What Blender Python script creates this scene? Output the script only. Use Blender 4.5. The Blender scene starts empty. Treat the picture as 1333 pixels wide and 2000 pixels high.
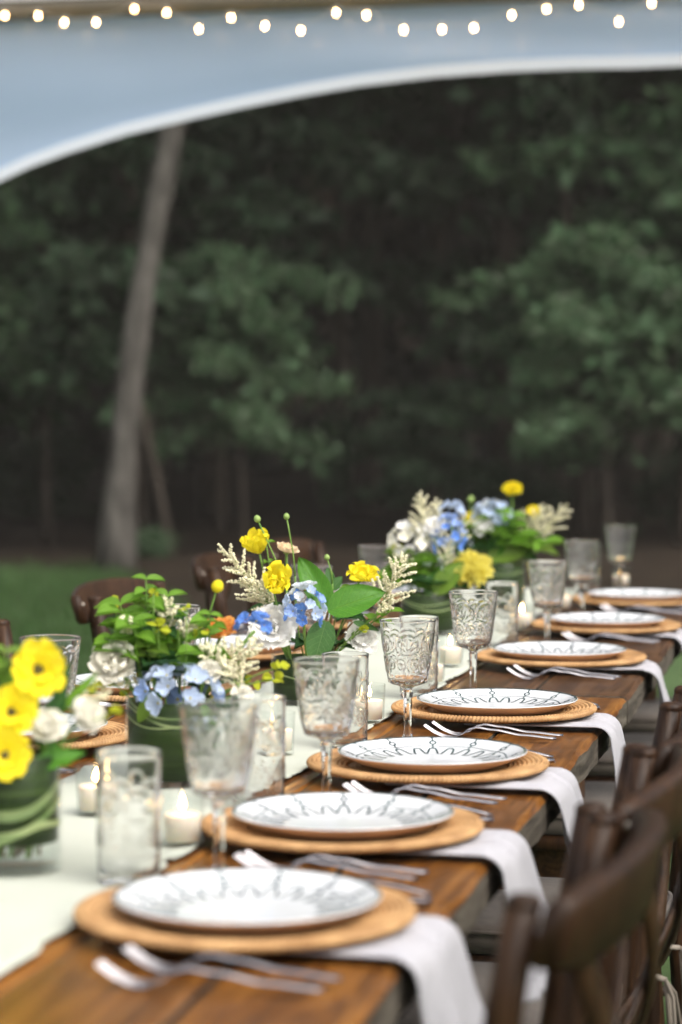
import bpy, math, random
import numpy as np
from mathutils import Vector, Matrix, Quaternion

R = math.radians
S = bpy.context.scene
COL = S.collection

# ------------------------------------------------------------------ camera
YAW, PITCH, FPX = R(12.38), R(2.57), 4722.0
CAM = Vector((0.0, 0.0, 1.28))
cam_d = bpy.data.cameras.new("camera")
cam = bpy.data.objects.new("camera", cam_d)
COL.objects.link(cam)
cam.location = CAM
cam.rotation_euler = (R(90) - PITCH, 0, YAW)
cam_d.sensor_fit = 'VERTICAL'
cam_d.sensor_height = 36.0
cam_d.lens = 85.0
cam_d.clip_start = 0.05
cam_d.clip_end = 400.0
cam_d.dof.use_dof = True
cam_d.dof.focus_distance = 3.82
cam_d.dof.aperture_fstop = 3.2
S.camera = cam

# ------------------------------------------------------------------ sky, sun, exposure
SUN_EL, SUN_AZ = R(50), R(126)      # azimuth measured from +Y towards +X
world = bpy.data.worlds.new("World")
S.world = world
world.use_nodes = True
wn = world.node_tree
bg = wn.nodes["Background"]
sky = wn.nodes.new("ShaderNodeTexSky")
sky.sky_type = 'NISHITA'
sky.sun_disc = False
sky.sun_elevation = SUN_EL
sky.sun_rotation = SUN_AZ
sky.air_density = 1.0
sky.dust_density = 6.0
sky.ozone_density = 1.0
cloud = wn.nodes.new("ShaderNodeHueSaturation")       # overcast: the whole sky evenly greyed
cloud.inputs['Saturation'].default_value = 0.35
wn.links.new(sky.outputs[0], cloud.inputs['Color'])
wn.links.new(cloud.outputs[0], bg.inputs[0])
bg.inputs[1].default_value = 0.15
sun_d = bpy.data.lights.new("sun", 'SUN')
sun_d.energy = 1.2
sun_d.angle = R(55)
sun_d.color = (1.0, 0.95, 0.88)
sun = bpy.data.objects.new("sun", sun_d)
COL.objects.link(sun)
_sd = Vector((math.sin(SUN_AZ) * math.cos(SUN_EL), math.cos(SUN_AZ) * math.cos(SUN_EL), math.sin(SUN_EL)))
sun.rotation_euler = (-_sd).to_track_quat('-Z', 'Y').to_euler()
S.view_settings.view_transform = 'Standard'
S.view_settings.look = 'None'
S.view_settings.exposure = 0.74
S.view_settings.gamma = 1.0
S.cycles.use_denoising = True
S.cycles.denoiser = 'OPENIMAGEDENOISE'
S.cycles.max_bounces = 18
S.cycles.diffuse_bounces = 3
S.cycles.glossy_bounces = 3
S.cycles.transmission_bounces = 18
S.cycles.transparent_max_bounces = 20
S.cycles.sample_clamp_indirect = 4.0
S.cycles.use_adaptive_sampling = True
S.cycles.adaptive_threshold = 0.03

# ------------------------------------------------------------------ pixel helpers
_M = cam.rotation_euler.to_matrix()
FWD = Vector((-math.sin(YAW), math.cos(YAW), 0))
def ray(px, py):
    return _M @ Vector(((px - 666.5) / FPX, -(py - 1000.0) / FPX, -1.0))
def on_z(px, py, z):
    d = ray(px, py); t = (z - CAM.z) / d.z
    return CAM + d * t
def on_y(px, py, y):
    d = ray(px, py)
    return CAM + d * (y / d.y)
def at_depth(px, py, Z):
    d = ray(px, py); dh = d.dot(FWD)
    return CAM + d * (Z / dh)
def on_x(px, py, x):
    d = ray(px, py)
    return CAM + d * (x / d.x)

# ------------------------------------------------------------------ materials
MATS = {}
def _nodes(name):
    m = bpy.data.materials.new(name); m.use_nodes = True
    MATS[name] = m
    return m, m.node_tree, m.node_tree.nodes["Principled BSDF"]
def pmat(name, col, rough=0.5, col2=None, scale=8.0, stretch=(1, 1, 1), bump=0.0, bscale=40.0, metal=0.0, spec=0.5,
         trans=0.0, ior=1.45, sss=0.0, coat=0.0, detail=4.0, island=0.0, ramp=(0.35, 0.65), sheen=0.0, rvar=0.0):
    m, nt, b = _nodes(name)
    N, L = nt.nodes, nt.links
    b.inputs['Base Color'].default_value = (*col, 1)
    b.inputs['Roughness'].default_value = rough
    b.inputs['Metallic'].default_value = metal
    b.inputs['Specular IOR Level'].default_value = spec
    b.inputs['IOR'].default_value = ior
    b.inputs['Transmission Weight'].default_value = trans
    b.inputs['Coat Weight'].default_value = coat
    b.inputs['Coat Roughness'].default_value = 0.15
    b.inputs['Sheen Weight'].default_value = sheen
    if sss:
        b.inputs['Subsurface Weight'].default_value = sss
        b.inputs['Subsurface Radius'].default_value = (0.01, 0.008, 0.005)
        b.inputs['Subsurface Scale'].default_value = 0.5
    tc = None
    def coord():
        nonlocal tc
        if tc is None:
            t = N.new('ShaderNodeTexCoord'); mp = N.new('ShaderNodeMapping')
            mp.inputs['Scale'].default_value = stretch
            L.new(t.outputs['Object'], mp.inputs[0]); tc = mp
        return tc.outputs[0]
    out = None
    if col2 is not None:
        n = N.new('ShaderNodeTexNoise'); n.inputs['Scale'].default_value = scale; n.inputs['Detail'].default_value = detail
        L.new(coord(), n.inputs['Vector'])
        r = N.new('ShaderNodeValToRGB')
        r.color_ramp.elements[0].position = ramp[0]; r.color_ramp.elements[0].color = (*col, 1)
        r.color_ramp.elements[1].position = ramp[1]; r.color_ramp.elements[1].color = (*col2, 1)
        L.new(n.outputs['Fac'], r.inputs[0]); out = r.outputs[0]
        if rvar:
            mr = N.new('ShaderNodeMapRange'); mr.inputs['To Min'].default_value = rough; mr.inputs['To Max'].default_value = rough + rvar
            L.new(n.outputs['Fac'], mr.inputs['Value']); L.new(mr.outputs[0], b.inputs['Roughness'])
    if island:
        g = N.new('ShaderNodeNewGeometry'); h = N.new('ShaderNodeHueSaturation')
        mr = N.new('ShaderNodeMapRange'); mr.inputs['To Min'].default_value = 1 - island; mr.inputs['To Max'].default_value = 1 + island
        mr2 = N.new('ShaderNodeMapRange'); mr2.inputs['To Min'].default_value = .5 - island * .06; mr2.inputs['To Max'].default_value = .5 + island * .04
        L.new(g.outputs['Random Per Island'], mr.inputs['Value']); L.new(mr.outputs[0], h.inputs['Value'])
        L.new(g.outputs['Random Per Island'], mr2.inputs['Value']); L.new(mr2.outputs[0], h.inputs['Hue'])
        if out is not None: L.new(out, h.inputs['Color'])
        else: h.inputs['Color'].default_value = (*col, 1)
        out = h.outputs[0]
    if out is not None: L.new(out, b.inputs['Base Color'])
    if bump:
        n = N.new('ShaderNodeTexNoise'); n.inputs['Scale'].default_value = bscale; n.inputs['Detail'].default_value = 6
        L.new(coord(), n.inputs['Vector'])
        bp = N.new('ShaderNodeBump'); bp.inputs['Strength'].default_value = bump; bp.inputs['Distance'].default_value = 0.004
        L.new(n.outputs['Fac'], bp.inputs['Height']); L.new(bp.outputs[0], b.inputs['Normal'])
    return m

def translucent(m, weight, col):
    """mix a translucent lobe behind the surface (leaves, petals, vinyl)"""
    nt = m.node_tree; N, L = nt.nodes, nt.links
    b = N["Principled BSDF"]; o = N["Material Output"]
    t = N.new('ShaderNodeBsdfTranslucent'); t.inputs[0].default_value = (*col, 1)
    mx = N.new('ShaderNodeMixShader'); mx.inputs[0].default_value = weight
    L.new(b.outputs[0], mx.inputs[1]); L.new(t.outputs[0], mx.inputs[2]); L.new(mx.outputs[0], o.inputs[0])
    return m
def emat(name, col, strength):
    m = bpy.data.materials.new(name); m.use_nodes = True; nt = m.node_tree
    nt.nodes.remove(nt.nodes["Principled BSDF"])
    e = nt.nodes.new('ShaderNodeEmission'); e.inputs[0].default_value = (*col, 1); e.inputs[1].default_value = strength
    nt.links.new(e.outputs[0], nt.nodes["Material Output"].inputs[0]); MATS[name] = m
    return m
def brighten_glass(m, w):  # white translucent share added to brighten the glass
    nt = m.node_tree; N, L = nt.nodes, nt.links
    t = N.new('ShaderNodeBsdfTranslucent'); t.inputs[0].default_value = (.95, .95, .95, 1); mx = N.new('ShaderNodeMixShader'); mx.inputs[0].default_value = w
    L.new(N["Principled BSDF"].outputs[0], mx.inputs[1]); L.new(t.outputs[0], mx.inputs[2]); L.new(mx.outputs[0], N["Material Output"].inputs[0])
def thin_glass(name, tint=(1, 1, 1), rough=0.02):
    m = bpy.data.materials.new(name); m.use_nodes = True; nt = m.node_tree; N, L = nt.nodes, nt.links
    N.remove(N["Principled BSDF"])
    lw = N.new('ShaderNodeLayerWeight'); lw.inputs[0].default_value = 0.5
    pw = N.new('ShaderNodeMath'); pw.operation = 'POWER'; pw.inputs[1].default_value = 4.0
    f = N.new('ShaderNodeMath'); f.operation = 'MULTIPLY_ADD'; f.inputs[1].default_value = 0.35; f.inputs[2].default_value = 0.012
    L.new(lw.outputs['Facing'], pw.inputs[0]); L.new(pw.outputs[0], f.inputs[0])
    t = N.new('ShaderNodeBsdfTransparent'); t.inputs[0].default_value = (*tint, 1)
    g = N.new('ShaderNodeBsdfGlossy'); g.inputs['Roughness'].default_value = rough
    mx = N.new('ShaderNodeMixShader')
    L.new(f.outputs[0], mx.inputs[0]); L.new(t.outputs[0], mx.inputs[1]); L.new(g.outputs[0], mx.inputs[2])
    L.new(mx.outputs[0], N["Material Output"].inputs[0]); MATS[name] = m
    return m

def wood(name, c1, c2, c3, axis=1, rough=0.35, coat=0.25, grain=1.0, bump=0.25, spec=0.35):
    """long-grain timber: stretched noise rings, streaks, knots-ish blotches; each plank shifts by object random"""
    m, nt, b = _nodes(name); N, L = nt.nodes, nt.links
    t = N.new('ShaderNodeTexCoord'); mp = N.new('ShaderNodeMapping')
    sc = [9.0 * grain] * 3; sc[axis] = 0.7 * grain; mp.inputs['Scale'].default_value = sc
    oi = N.new('ShaderNodeObjectInfo'); add = N.new('ShaderNodeVectorMath'); add.operation = 'ADD'
    mul = N.new('ShaderNodeMath'); mul.operation = 'MULTIPLY'; mul.inputs[1].default_value = 37.0
    L.new(oi.outputs['Random'], mul.inputs[0]); L.new(t.outputs['Object'], add.inputs[0]); L.new(mul.outputs[0], add.inputs[1])
    L.new(add.outputs[0], mp.inputs[0])
    n1 = N.new('ShaderNodeTexNoise'); n1.inputs['Scale'].default_value = 2.2; n1.inputs['Detail'].default_value = 7; n1.inputs['Distortion'].default_value = 1.2
    L.new(mp.outputs[0], n1.inputs['Vector'])
    w = N.new('ShaderNodeMath'); w.operation = 'MULTIPLY'; w.inputs[1].default_value = 26.0
    s = N.new('ShaderNodeMath'); s.operation = 'SINE'
    L.new(n1.outputs['Fac'], w.inputs[0]); L.new(w.outputs[0], s.inputs[0])
    r = N.new('ShaderNodeValToRGB'); e = r.color_ramp.elements
    e[0].position = 0.0; e[0].color = (*c1, 1); e[1].position = 1.0; e[1].color = (*c3, 1)
    x = e.new(0.55); x.color = (*c2, 1)
    mr = N.new('ShaderNodeMapRange'); mr.inputs['From Min'].default_value = -1; mr.inputs['From Max'].default_value = 1
    n2 = N.new('ShaderNodeTexNoise'); n2.inputs['Scale'].default_value = 14; n2.inputs['Detail'].default_value = 5
    L.new(mp.outputs[0], n2.inputs['Vector'])
    mx = N.new('ShaderNodeMath'); mx.operation = 'MULTIPLY_ADD'; mx.inputs[1].default_value = 0.45
    sub = N.new('ShaderNodeMath'); sub.operation = 'MULTIPLY_ADD'; sub.inputs[1].default_value = 0.9; sub.inputs[2].default_value = -0.18
    L.new(n2.outputs['Fac'], sub.inputs[0])
    L.new(s.outputs[0], mr.inputs['Value']); L.new(mr.outputs[0], mx.inputs[0]); L.new(sub.outputs[0], mx.inputs[2])
    L.new(mx.outputs[0], r.inputs[0])
    h = N.new('ShaderNodeHueSaturation'); v = N.new('ShaderNodeMapRange'); v.inputs['To Min'].default_value = 0.75; v.inputs['To Max'].default_value = 1.2
    L.new(oi.outputs['Random'], v.inputs['Value']); L.new(v.outputs[0], h.inputs['Value']); L.new(r.outputs[0], h.inputs['Color'])
    L.new(h.outputs[0], b.inputs['Base Color'])
    b.inputs['Roughness'].default_value = rough; b.inputs['Specular IOR Level'].default_value = spec; b.inputs['Coat Weight'].default_value = coat; b.inputs['Coat Roughness'].default_value = 0.2
    bp = N.new('ShaderNodeBump'); bp.inputs['Strength'].default_value = bump; bp.inputs['Distance'].default_value = 0.002
    L.new(mx.outputs[0], bp.inputs['Height']); L.new(bp.outputs[0], b.inputs['Normal'])
    return m

def leafmat(name, c1, c2, trans=0.35, rough=0.45, vein=0.0):
    petal_ = 'leaf' not in name
    """leaf / petal: base colour noise + optional midrib and side veins in bump + translucent lobe"""
    m = pmat(name, c1, 0.85 if petal_ else rough, col2=c2, scale=30, spec=0.08 if petal_ else 0.4, island=0.10 if petal_ else 0.2)
    nt = m.node_tree; N, L = nt.nodes, nt.links; b = N["Principled BSDF"]
    if vein:
        t = N.new('ShaderNodeTexCoord'); sx = N.new('ShaderNodeSeparateXYZ'); L.new(t.outputs['UV'], sx.inputs[0])
        ab = N.new('ShaderNodeMath'); ab.operation = 'ABSOLUTE'
        sb = N.new('ShaderNodeMath'); sb.operation = 'SUBTRACT'; sb.inputs[1].default_value = 0.5
        L.new(sx.outputs[1], sb.inputs[0]); L.new(sb.outputs[0], ab.inputs[0])
        # side veins: sawtooth of (u - |v|)
        ma = N.new('ShaderNodeMath'); ma.operation = 'MULTIPLY_ADD'; ma.inputs[1].default_value = -0.55
        L.new(ab.outputs[0], ma.inputs[0]); L.new(sx.outputs[0], ma.inputs[2])
        pp = N.new('ShaderNodeMath'); pp.operation = 'PINGPONG'; pp.inputs[1].default_value = 0.075
        L.new(ma.outputs[0], pp.inputs[0])
        v1 = N.new('ShaderNodeMapRange'); v1.inputs['From Min'].default_value = 0.0; v1.inputs['From Max'].default_value = 0.012
        v1.inputs['To Min'].default_value = 1; v1.inputs['To Max'].default_value = 0; L.new(pp.outputs[0], v1.inputs['Value'])
        v2 = N.new('ShaderNodeMapRange'); v2.inputs['From Min'].default_value = 0.0; v2.inputs['From Max'].default_value = 0.022
        v2.inputs['To Min'].default_value = 1; v2.inputs['To Max'].default_value = 0; L.new(ab.outputs[0], v2.inputs['Value'])
        mxm = N.new('ShaderNodeMath'); mxm.operation = 'MAXIMUM'
        h2 = N.new('ShaderNodeMath'); h2.operation = 'MULTIPLY'; h2.inputs[1].default_value = 0.5; L.new(v1.outputs[0], h2.inputs[0])
        L.new(v2.outputs[0], mxm.inputs[0]); L.new(h2.outputs[0], mxm.inputs[1])
        src = b.inputs['Base Color'].links[0].from_socket
        mc = N.new('ShaderNodeMix'); mc.data_type = 'RGBA'; mc.inputs[7].default_value = (min(1, c2[0] * 2.2 + .03), min(1, c2[1] * 1.5 + .03), c2[2] * 1.6 + .02, 1)
        mm = N.new('ShaderNodeMath'); mm.operation = 'MULTIPLY'; mm.inputs[1].default_value = vein; L.new(mxm.outputs[0], mm.inputs[0])
        L.new(mm.outputs[0], mc.inputs[0]); L.new(src, mc.inputs[6]); L.new(mc.outputs[2], b.inputs['Base Color'])
        bp = N.new('ShaderNodeBump'); bp.inputs['Strength'].default_value = 0.5; bp.inputs['Distance'].default_value = 0.002; bp.invert = True
        L.new(mxm.outputs[0], bp.inputs['Height']); L.new(bp.outputs[0], b.inputs['Normal'])
    if trans: translucent(m, trans, tuple(min(1, c * 1.3) for c in c2))
    return m

# ------------------------------------------------------------------ mesh builder
class MB:
    def __init__(s): s.v = []; s.f = []; s.uv = None
    def add(s, verts, faces):
        o = len(s.v); s.v += [tuple(p) for p in verts]; s.f += [tuple(i + o for i in f) for f in faces]; return s
    def box(s, x0, x1, y0, y1, z0, z1, bev=0.0):
        if bev <= 0:
            v = [(x, y, z) for z in (z0, z1) for y in (y0, y1) for x in (x0, x1)]
            return s.add(v, [(0, 2, 3, 1), (4, 5, 7, 6), (0, 1, 5, 4), (2, 6, 7, 3), (0, 4, 6, 2), (1, 3, 7, 5)])
        b = bev; v = []
        for z, d in ((z0, b), (z0 + b, 0), (z1 - b, 0), (z1, b)):
            for (x, y, sx, sy) in ((x0, y0, 1, 1), (x1, y0, -1, 1), (x1, y1, -1, -1), (x0, y1, 1, -1)):
                v.append((x + sx * (b + d), y + sy * d, z)); v.append((x + sx * d, y + sy * (b + d), z))
        # order each ring around
        rings = []
        for k in range(4):
            r = v[k * 8:(k + 1) * 8]; cx, cy = (x0 + x1) / 2, (y0 + y1) / 2
            r.sort(key=lambda p: math.atan2((p[1] - cy) / (y1 - y0), (p[0] - cx) / (x1 - x0))); rings.append(r)
        vv = [p for r in rings for p in r]; f = []
        for k in range(3):
            for i in range(8): j = (i + 1) % 8; f.append((k * 8 + i, k * 8 + j, k * 8 + 8 + j, k * 8 + 8 + i))
        f.append(tuple(range(7, -1, -1))); f.append(tuple(range(24, 32)))
        return s.add(vv, f)
    def lathe(s, prof, seg=32, close=False, cap=True, c=(0, 0, 0)):
        v = []; n = len(prof)
        for r, z in prof:
            for i in range(seg):
                a = 2 * math.pi * i / seg; v.append((c[0] + r * math.cos(a), c[1] + r * math.sin(a), c[2] + z))
        f = []
        for k in range(n - 1 if not close else n):
            k2 = (k + 1) % n
            for i in range(seg): j = (i + 1) % seg; f.append((k * seg + i, k * seg + j, k2 * seg + j, k2 * seg + i))
        if cap and not close:
            f.append(tuple(range(seg - 1, -1, -1))); f.append(tuple(range((n - 1) * seg, n * seg)))
        return s.add(v, f)
    def tube(s, pts, rad, seg=8, flat=None, up=None):
        """swept ellipse along pts; rad scalar or list; flat = ratio of second axis"""
        pts = [Vector(p) for p in pts]; n = len(pts)
        if not isinstance(rad, (list, tuple)): rad = [rad] * n
        v = []; ref = Vector(up) if up else None
        for k, p in enumerate(pts):
            t = (pts[min(k + 1, n - 1)] - pts[max(k - 1, 0)]).normalized()
            if ref is None: ref = t.orthogonal()
            a = (ref - t * ref.dot(t)).normalized(); bb = t.cross(a)
            if not up: ref = a
            for i in range(seg):
                th = 2 * math.pi * (i + .5) / seg
                v.append(p + a * math.cos(th) * rad[k] * (flat or 1.0) + bb * math.sin(th) * rad[k])
        f = []
        for k in range(n - 1):
            for i in range(seg): j = (i + 1) % seg; f.append((k * seg + i, k * seg + j, k * seg + seg + j, k * seg + seg + i))
        f.append(tuple(range(seg - 1, -1, -1))); f.append(tuple(range((n - 1) * seg, n * seg)))
        return s.add(v, f)
    def grid(s, P, closed_u=False):
        """P[i][j] points"""
        nu, nv = len(P), len(P[0]); f = []
        for i in range(nu if closed_u else nu - 1):
            i2 = (i + 1) % nu
            for j in range(nv - 1): f.append((i * nv + j, i2 * nv + j, i2 * nv + j + 1, i * nv + j + 1))
        return s.add([p for row in P for p in row], f)
    def mesh(s, name, mat, smooth=True):
        me = bpy.data.meshes.new(name); me.from_pydata(s.v, [], s.f)
        if mat is not None: me.materials.append(MATS[mat] if isinstance(mat, str) else mat)
        if smooth: me.polygons.foreach_set('use_smooth', [True] * len(me.polygons))
        me.update(); return me
    def build(s, name, mat, parent=None, smooth=True, loc=None):
        return obj(name, s.mesh(name, mat, smooth), parent, loc)

def obj(name, me, parent=None, loc=None, rot=None, scale=None):
    o = bpy.data.objects.new(name, me); COL.objects.link(o)
    if parent is not None: o.parent = parent
    if loc is not None: o.location = loc
    if rot is not None:
        if isinstance(rot, Quaternion): o.rotation_mode = 'QUATERNION'; o.rotation_quaternion = rot
        else: o.rotation_euler = rot
    if scale is not None: o.scale = (scale,) * 3 if isinstance(scale, (int, float)) else scale
    return o
def tag(o, label=None, cat=None, group=None, kind=None):
    if label: o['label'] = label
    if cat: o['category'] = cat
    if group: o['group'] = group
    if kind: o['kind'] = kind
    return o
def thing(name, label, cat, loc=(0, 0, 0), rz=0.0, group=None):
    o = obj(name, None, None, loc, (0, 0, rz)); o.empty_display_size = 0.05
    return tag(o, label, cat, group)
def copy_tree(o, parent=None):
    c = o.copy(); COL.objects.link(c); c.parent = parent
    for ch in o.children: copy_tree(ch, c)
    return c
def smoothang(o, ang=35):
    me = o.data
    return o
def arr_mesh(name, V, F, mat, smooth=False, uv=None):
    """fast numpy mesh; F (n,k)"""
    V = np.asarray(V, dtype=np.float32); F = np.asarray(F, dtype=np.int32)
    me = bpy.data.meshes.new(name); k = F.shape[1]
    me.vertices.add(len(V)); me.vertices.foreach_set('co', V.ravel())
    me.loops.add(F.size); me.loops.foreach_set('vertex_index', F.ravel())
    me.polygons.add(len(F)); me.polygons.foreach_set('loop_start', np.arange(0, F.size, k, dtype=np.int32))
    me.polygons.foreach_set('loop_total', np.full(len(F), k, dtype=np.int32))
    if smooth: me.polygons.foreach_set('use_smooth', np.ones(len(F), dtype=bool))
    me.materials.append(MATS[mat])
    me.update(calc_edges=True); me.validate()
    return me
# ------------------------------------------------------------------ material library
pmat('lawn', (0.055, 0.095, 0.035), 0.9, col2=(0.075, 0.12, 0.045), scale=1.2, bump=0.6, bscale=25, spec=0.2)
pmat('litter', (0.018, 0.013, 0.009), 0.95, col2=(0.034, 0.025, 0.017), scale=3, bump=0.8, bscale=9, spec=0.1)
pmat('grass', (0.05, 0.095, 0.03), 0.6, island=0.5, spec=0.2)
translucent(MATS['grass'], 0.25, (0.06, 0.16, 0.03))
pmat('bark', (0.045, 0.041, 0.036), 0.9, col2=(0.125, 0.115, 0.102), scale=5, stretch=(2, 2, .6), bump=1.0, bscale=14, spec=0.15)
pmat('dark_bark', (0.035, 0.028, 0.022), 0.9, col2=(0.075, 0.062, 0.05), scale=5, stretch=(2, 2, .4), bump=1.0, bscale=14, spec=0.15)
for nm, c in (('foliage_a', (0.030, 0.054, 0.027)), ('foliage_lit', (0.064, 0.112, 0.054)), ('foliage_shaded', (0.018, 0.022, 0.014))):  # lit clumps and deep canopy shade put into the leaf colours
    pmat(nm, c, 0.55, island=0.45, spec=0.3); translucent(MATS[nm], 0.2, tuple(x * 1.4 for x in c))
pmat('vinyl', (0.47, 0.60, 0.79), 0.22, col2=(0.52, 0.645, 0.83), scale=0.8, spec=0.5, bump=0.06, bscale=1.5)
translucent(MATS['vinyl'], 0.4, (0.50, 0.69, 0.98))
pmat('hem_vinyl', (0.86, 0.89, 0.95), 0.4, spec=0.4); translucent(MATS['hem_vinyl'], 0.3, (.9, .94, 1.0))
pmat('roof_vinyl', (0.80, 0.80, 0.79), 0.5, spec=0.3); translucent(MATS['roof_vinyl'], 0.55, (.88, .88, .87))
pmat('tent_pole', (0.17, 0.145, 0.105), 0.45, spec=0.4)
pmat('wire', (0.55, 0.53, 0.5), 0.6)
emat('bulb', (1.0, 0.60, 0.27), 46.0)
emat('flame', (1.0, 0.60, 0.22), 70.0)
wood('honey_wood', (0.050, 0.016, 0.003), (0.20, 0.074, 0.012), (0.37, 0.158, 0.031), axis=1, rough=0.34, coat=0.08, bump=0.3)
wood('umber_wood', (0.03, 0.013, 0.006), (0.09, 0.040, 0.016), (0.17, 0.085, 0.036), axis=1, rough=0.38, coat=0.05, bump=0.35)
wood('weathered_wood', (0.03, 0.024, 0.018), (0.10, 0.082, 0.062), (0.19, 0.165, 0.13), axis=1, rough=0.8, coat=0, bump=0.7)
wood('chair_wood', (0.009, 0.004, 0.0018), (0.030, 0.0135, 0.006), (0.075, 0.036, 0.015), axis=2, rough=0.45, coat=0.0, grain=1.6, bump=0.3, spec=0.22)
pmat('cushion', (0.125, 0.105, 0.09), 0.95, col2=(0.155, 0.13, 0.11), scale=60, bump=0.3, bscale=500, spec=0.1, sheen=0.2)
pmat('tape', (0.22, 0.19, 0.155), 0.9, bump=0.3, bscale=400, spec=0.1)
pmat('runner_cloth', (0.46, 0.485, 0.405), 0.95, col2=(0.50, 0.52, 0.445), scale=5, bump=0.25, bscale=350, spec=0.1, sheen=0.15)
pmat('napkin_cloth', (0.41, 0.403, 0.432), 0.95, col2=(0.46, 0.452, 0.48), scale=8, bump=0.2, bscale=500, spec=0.1, sheen=0.15)
pmat('rattan', (0.33, 0.175, 0.070), 0.5, col2=(0.54, 0.325, 0.145), scale=26, spec=0.35, bump=0.15, bscale=200)
pmat('glaze', (0.70, 0.715, 0.73), 0.12, spec=0.5, coat=0.4)
pmat('raw_clay', (0.72, 0.50, 0.345), 0.75, col2=(0.78, 0.56, 0.40), scale=20, spec=0.2)
pmat('ink', (0.022, 0.042, 0.048), 0.2, col2=(0.09, 0.13, 0.13), scale=30, spec=0.5)
pmat('steel', (0.46, 0.44, 0.45), 0.26, metal=1.0, col2=(0.54, 0.52, 0.53), scale=5)
pmat('tine_steel', (0.36, 0.345, 0.355), 0.36, metal=1.0, col2=(0.42, 0.40, 0.41), scale=5)
pmat('goblet_glass', (1, 1, 1), 0.0, trans=1.0, ior=1.23, coat=0.5); brighten_glass(MATS['goblet_glass'], 0.014)
thin_glass('clear_glass', (0.97, 0.98, 0.975), 0.03)
pmat('wax', (0.80, 0.71, 0.61), 0.5, sss=0.7); 
pmat('wick', (0.02, 0.015, 0.012), 0.9)
pmat('screw', (0.5, 0.45, 0.38), 0.3, metal=1.0)
leafmat('broad_leaf', (0.050, 0.165, 0.012), (0.075, 0.22, 0.02), 0.22, 0.38, vein=0.45)
leafmat('dull_leaf', (0.050, 0.135, 0.035), (0.075, 0.175, 0.05), 0.2, 0.5, vein=0.55)
leafmat('sprig_leaf', (0.11, 0.24, 0.018), (0.17, 0.34, 0.035), 0.35, 0.5, vein=0.3)
leafmat('olive_leaf', (0.10, 0.19, 0.02), (0.16, 0.27, 0.035), 0.35, 0.5, vein=0.3)
leafmat('dark_leaf', (0.022, 0.075, 0.018), (0.035, 0.11, 0.025), 0.2, 0.4, vein=0.3)
leafmat('yellow_petal', (0.86, 0.66, 0.02), (0.93, 0.78, 0.05), 0.35, 0.6)
leafmat('lemon_petal', (0.85, 0.72, 0.12), (0.90, 0.80, 0.25), 0.35, 0.6)
leafmat('white_petal', (0.88, 0.87, 0.83), (0.93, 0.92, 0.89), 0.25, 0.65)
leafmat('cream_petal', (0.86, 0.83, 0.70), (0.93, 0.90, 0.79), 0.25, 0.65)
leafmat('blue_petal', (0.24, 0.38, 0.75), (0.42, 0.54, 0.83), 0.3, 0.6)
leafmat('deep_blue_petal', (0.10, 0.23, 0.66), (0.20, 0.37, 0.78), 0.3, 0.6)
leafmat('pale_blue_petal', (0.42, 0.52, 0.76), (0.58, 0.67, 0.82), 0.3, 0.6)
leafmat('ice_petal', (0.62, 0.68, 0.78), (0.74, 0.77, 0.82), 0.35, 0.6)
leafmat('orange_petal', (0.80, 0.30, 0.06), (0.86, 0.44, 0.14), 0.35, 0.6)
leafmat('peach_petal', (0.84, 0.58, 0.36), (0.88, 0.70, 0.52), 0.35, 0.6)
leafmat('astilbe', (0.84, 0.78, 0.54), (0.90, 0.86, 0.66), 0.25, 0.8)
leafmat('lime_petal', (0.36, 0.42, 0.025), (0.52, 0.54, 0.05), 0.35, 0.6)
pmat('eye', (0.03, 0.022, 0.008), 0.7, col2=(0.12, 0.10, 0.02), scale=200)
pmat('pollen', (0.55, 0.45, 0.05), 0.8, bump=0.5, bscale=600)
pmat('stem', (0.12, 0.24, 0.035), 0.55, col2=(0.18, 0.30, 0.06), scale=40)
pmat('twig', (0.16, 0.085, 0.03), 0.6)
pmat('bud_green', (0.20, 0.32, 0.08), 0.6, col2=(0.30, 0.40, 0.12), scale=150)

def lining_material():
    """long leaf wrapped inside a vase: fine lengthwise stripes of green and pale cream-green"""
    m, nt, b = _nodes('vase_leaf'); N, L = nt.nodes, nt.links
    t = N.new('ShaderNodeTexCoord'); mp = N.new('ShaderNodeMapping'); mp.inputs['Scale'].default_value = (3, 3, 70)
    mp.inputs['Rotation'].default_value = (0.3, 0.22, 0)
    L.new(t.outputs['Object'], mp.inputs[0])
    n = N.new('ShaderNodeTexNoise'); n.inputs['Scale'].default_value = 1.6; n.inputs['Detail'].default_value = 3
    L.new(mp.outputs[0], n.inputs['Vector'])
    r = N.new('ShaderNodeValToRGB'); e = r.color_ramp.elements
    e[0].position = .38; e[0].color = (0.012, 0.027, 0.003, 1); e[1].position = .74; e[1].color = (0.05, 0.08, 0.015, 1)
    x = e.new(.6); x.color = (0.02, 0.042, 0.005, 1)
    L.new(n.outputs['Fac'], r.inputs[0]); L.new(r.outputs[0], b.inputs['Base Color'])
    b.inputs['Roughness'].default_value = 0.6; b.inputs['Specular IOR Level'].default_value = 0.12
lining_material()
pmat('pale_blade', (0.30, 0.36, 0.16), 0.45, col2=(0.10, 0.17, 0.05), scale=6, stretch=(1, 1, 22))

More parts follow.
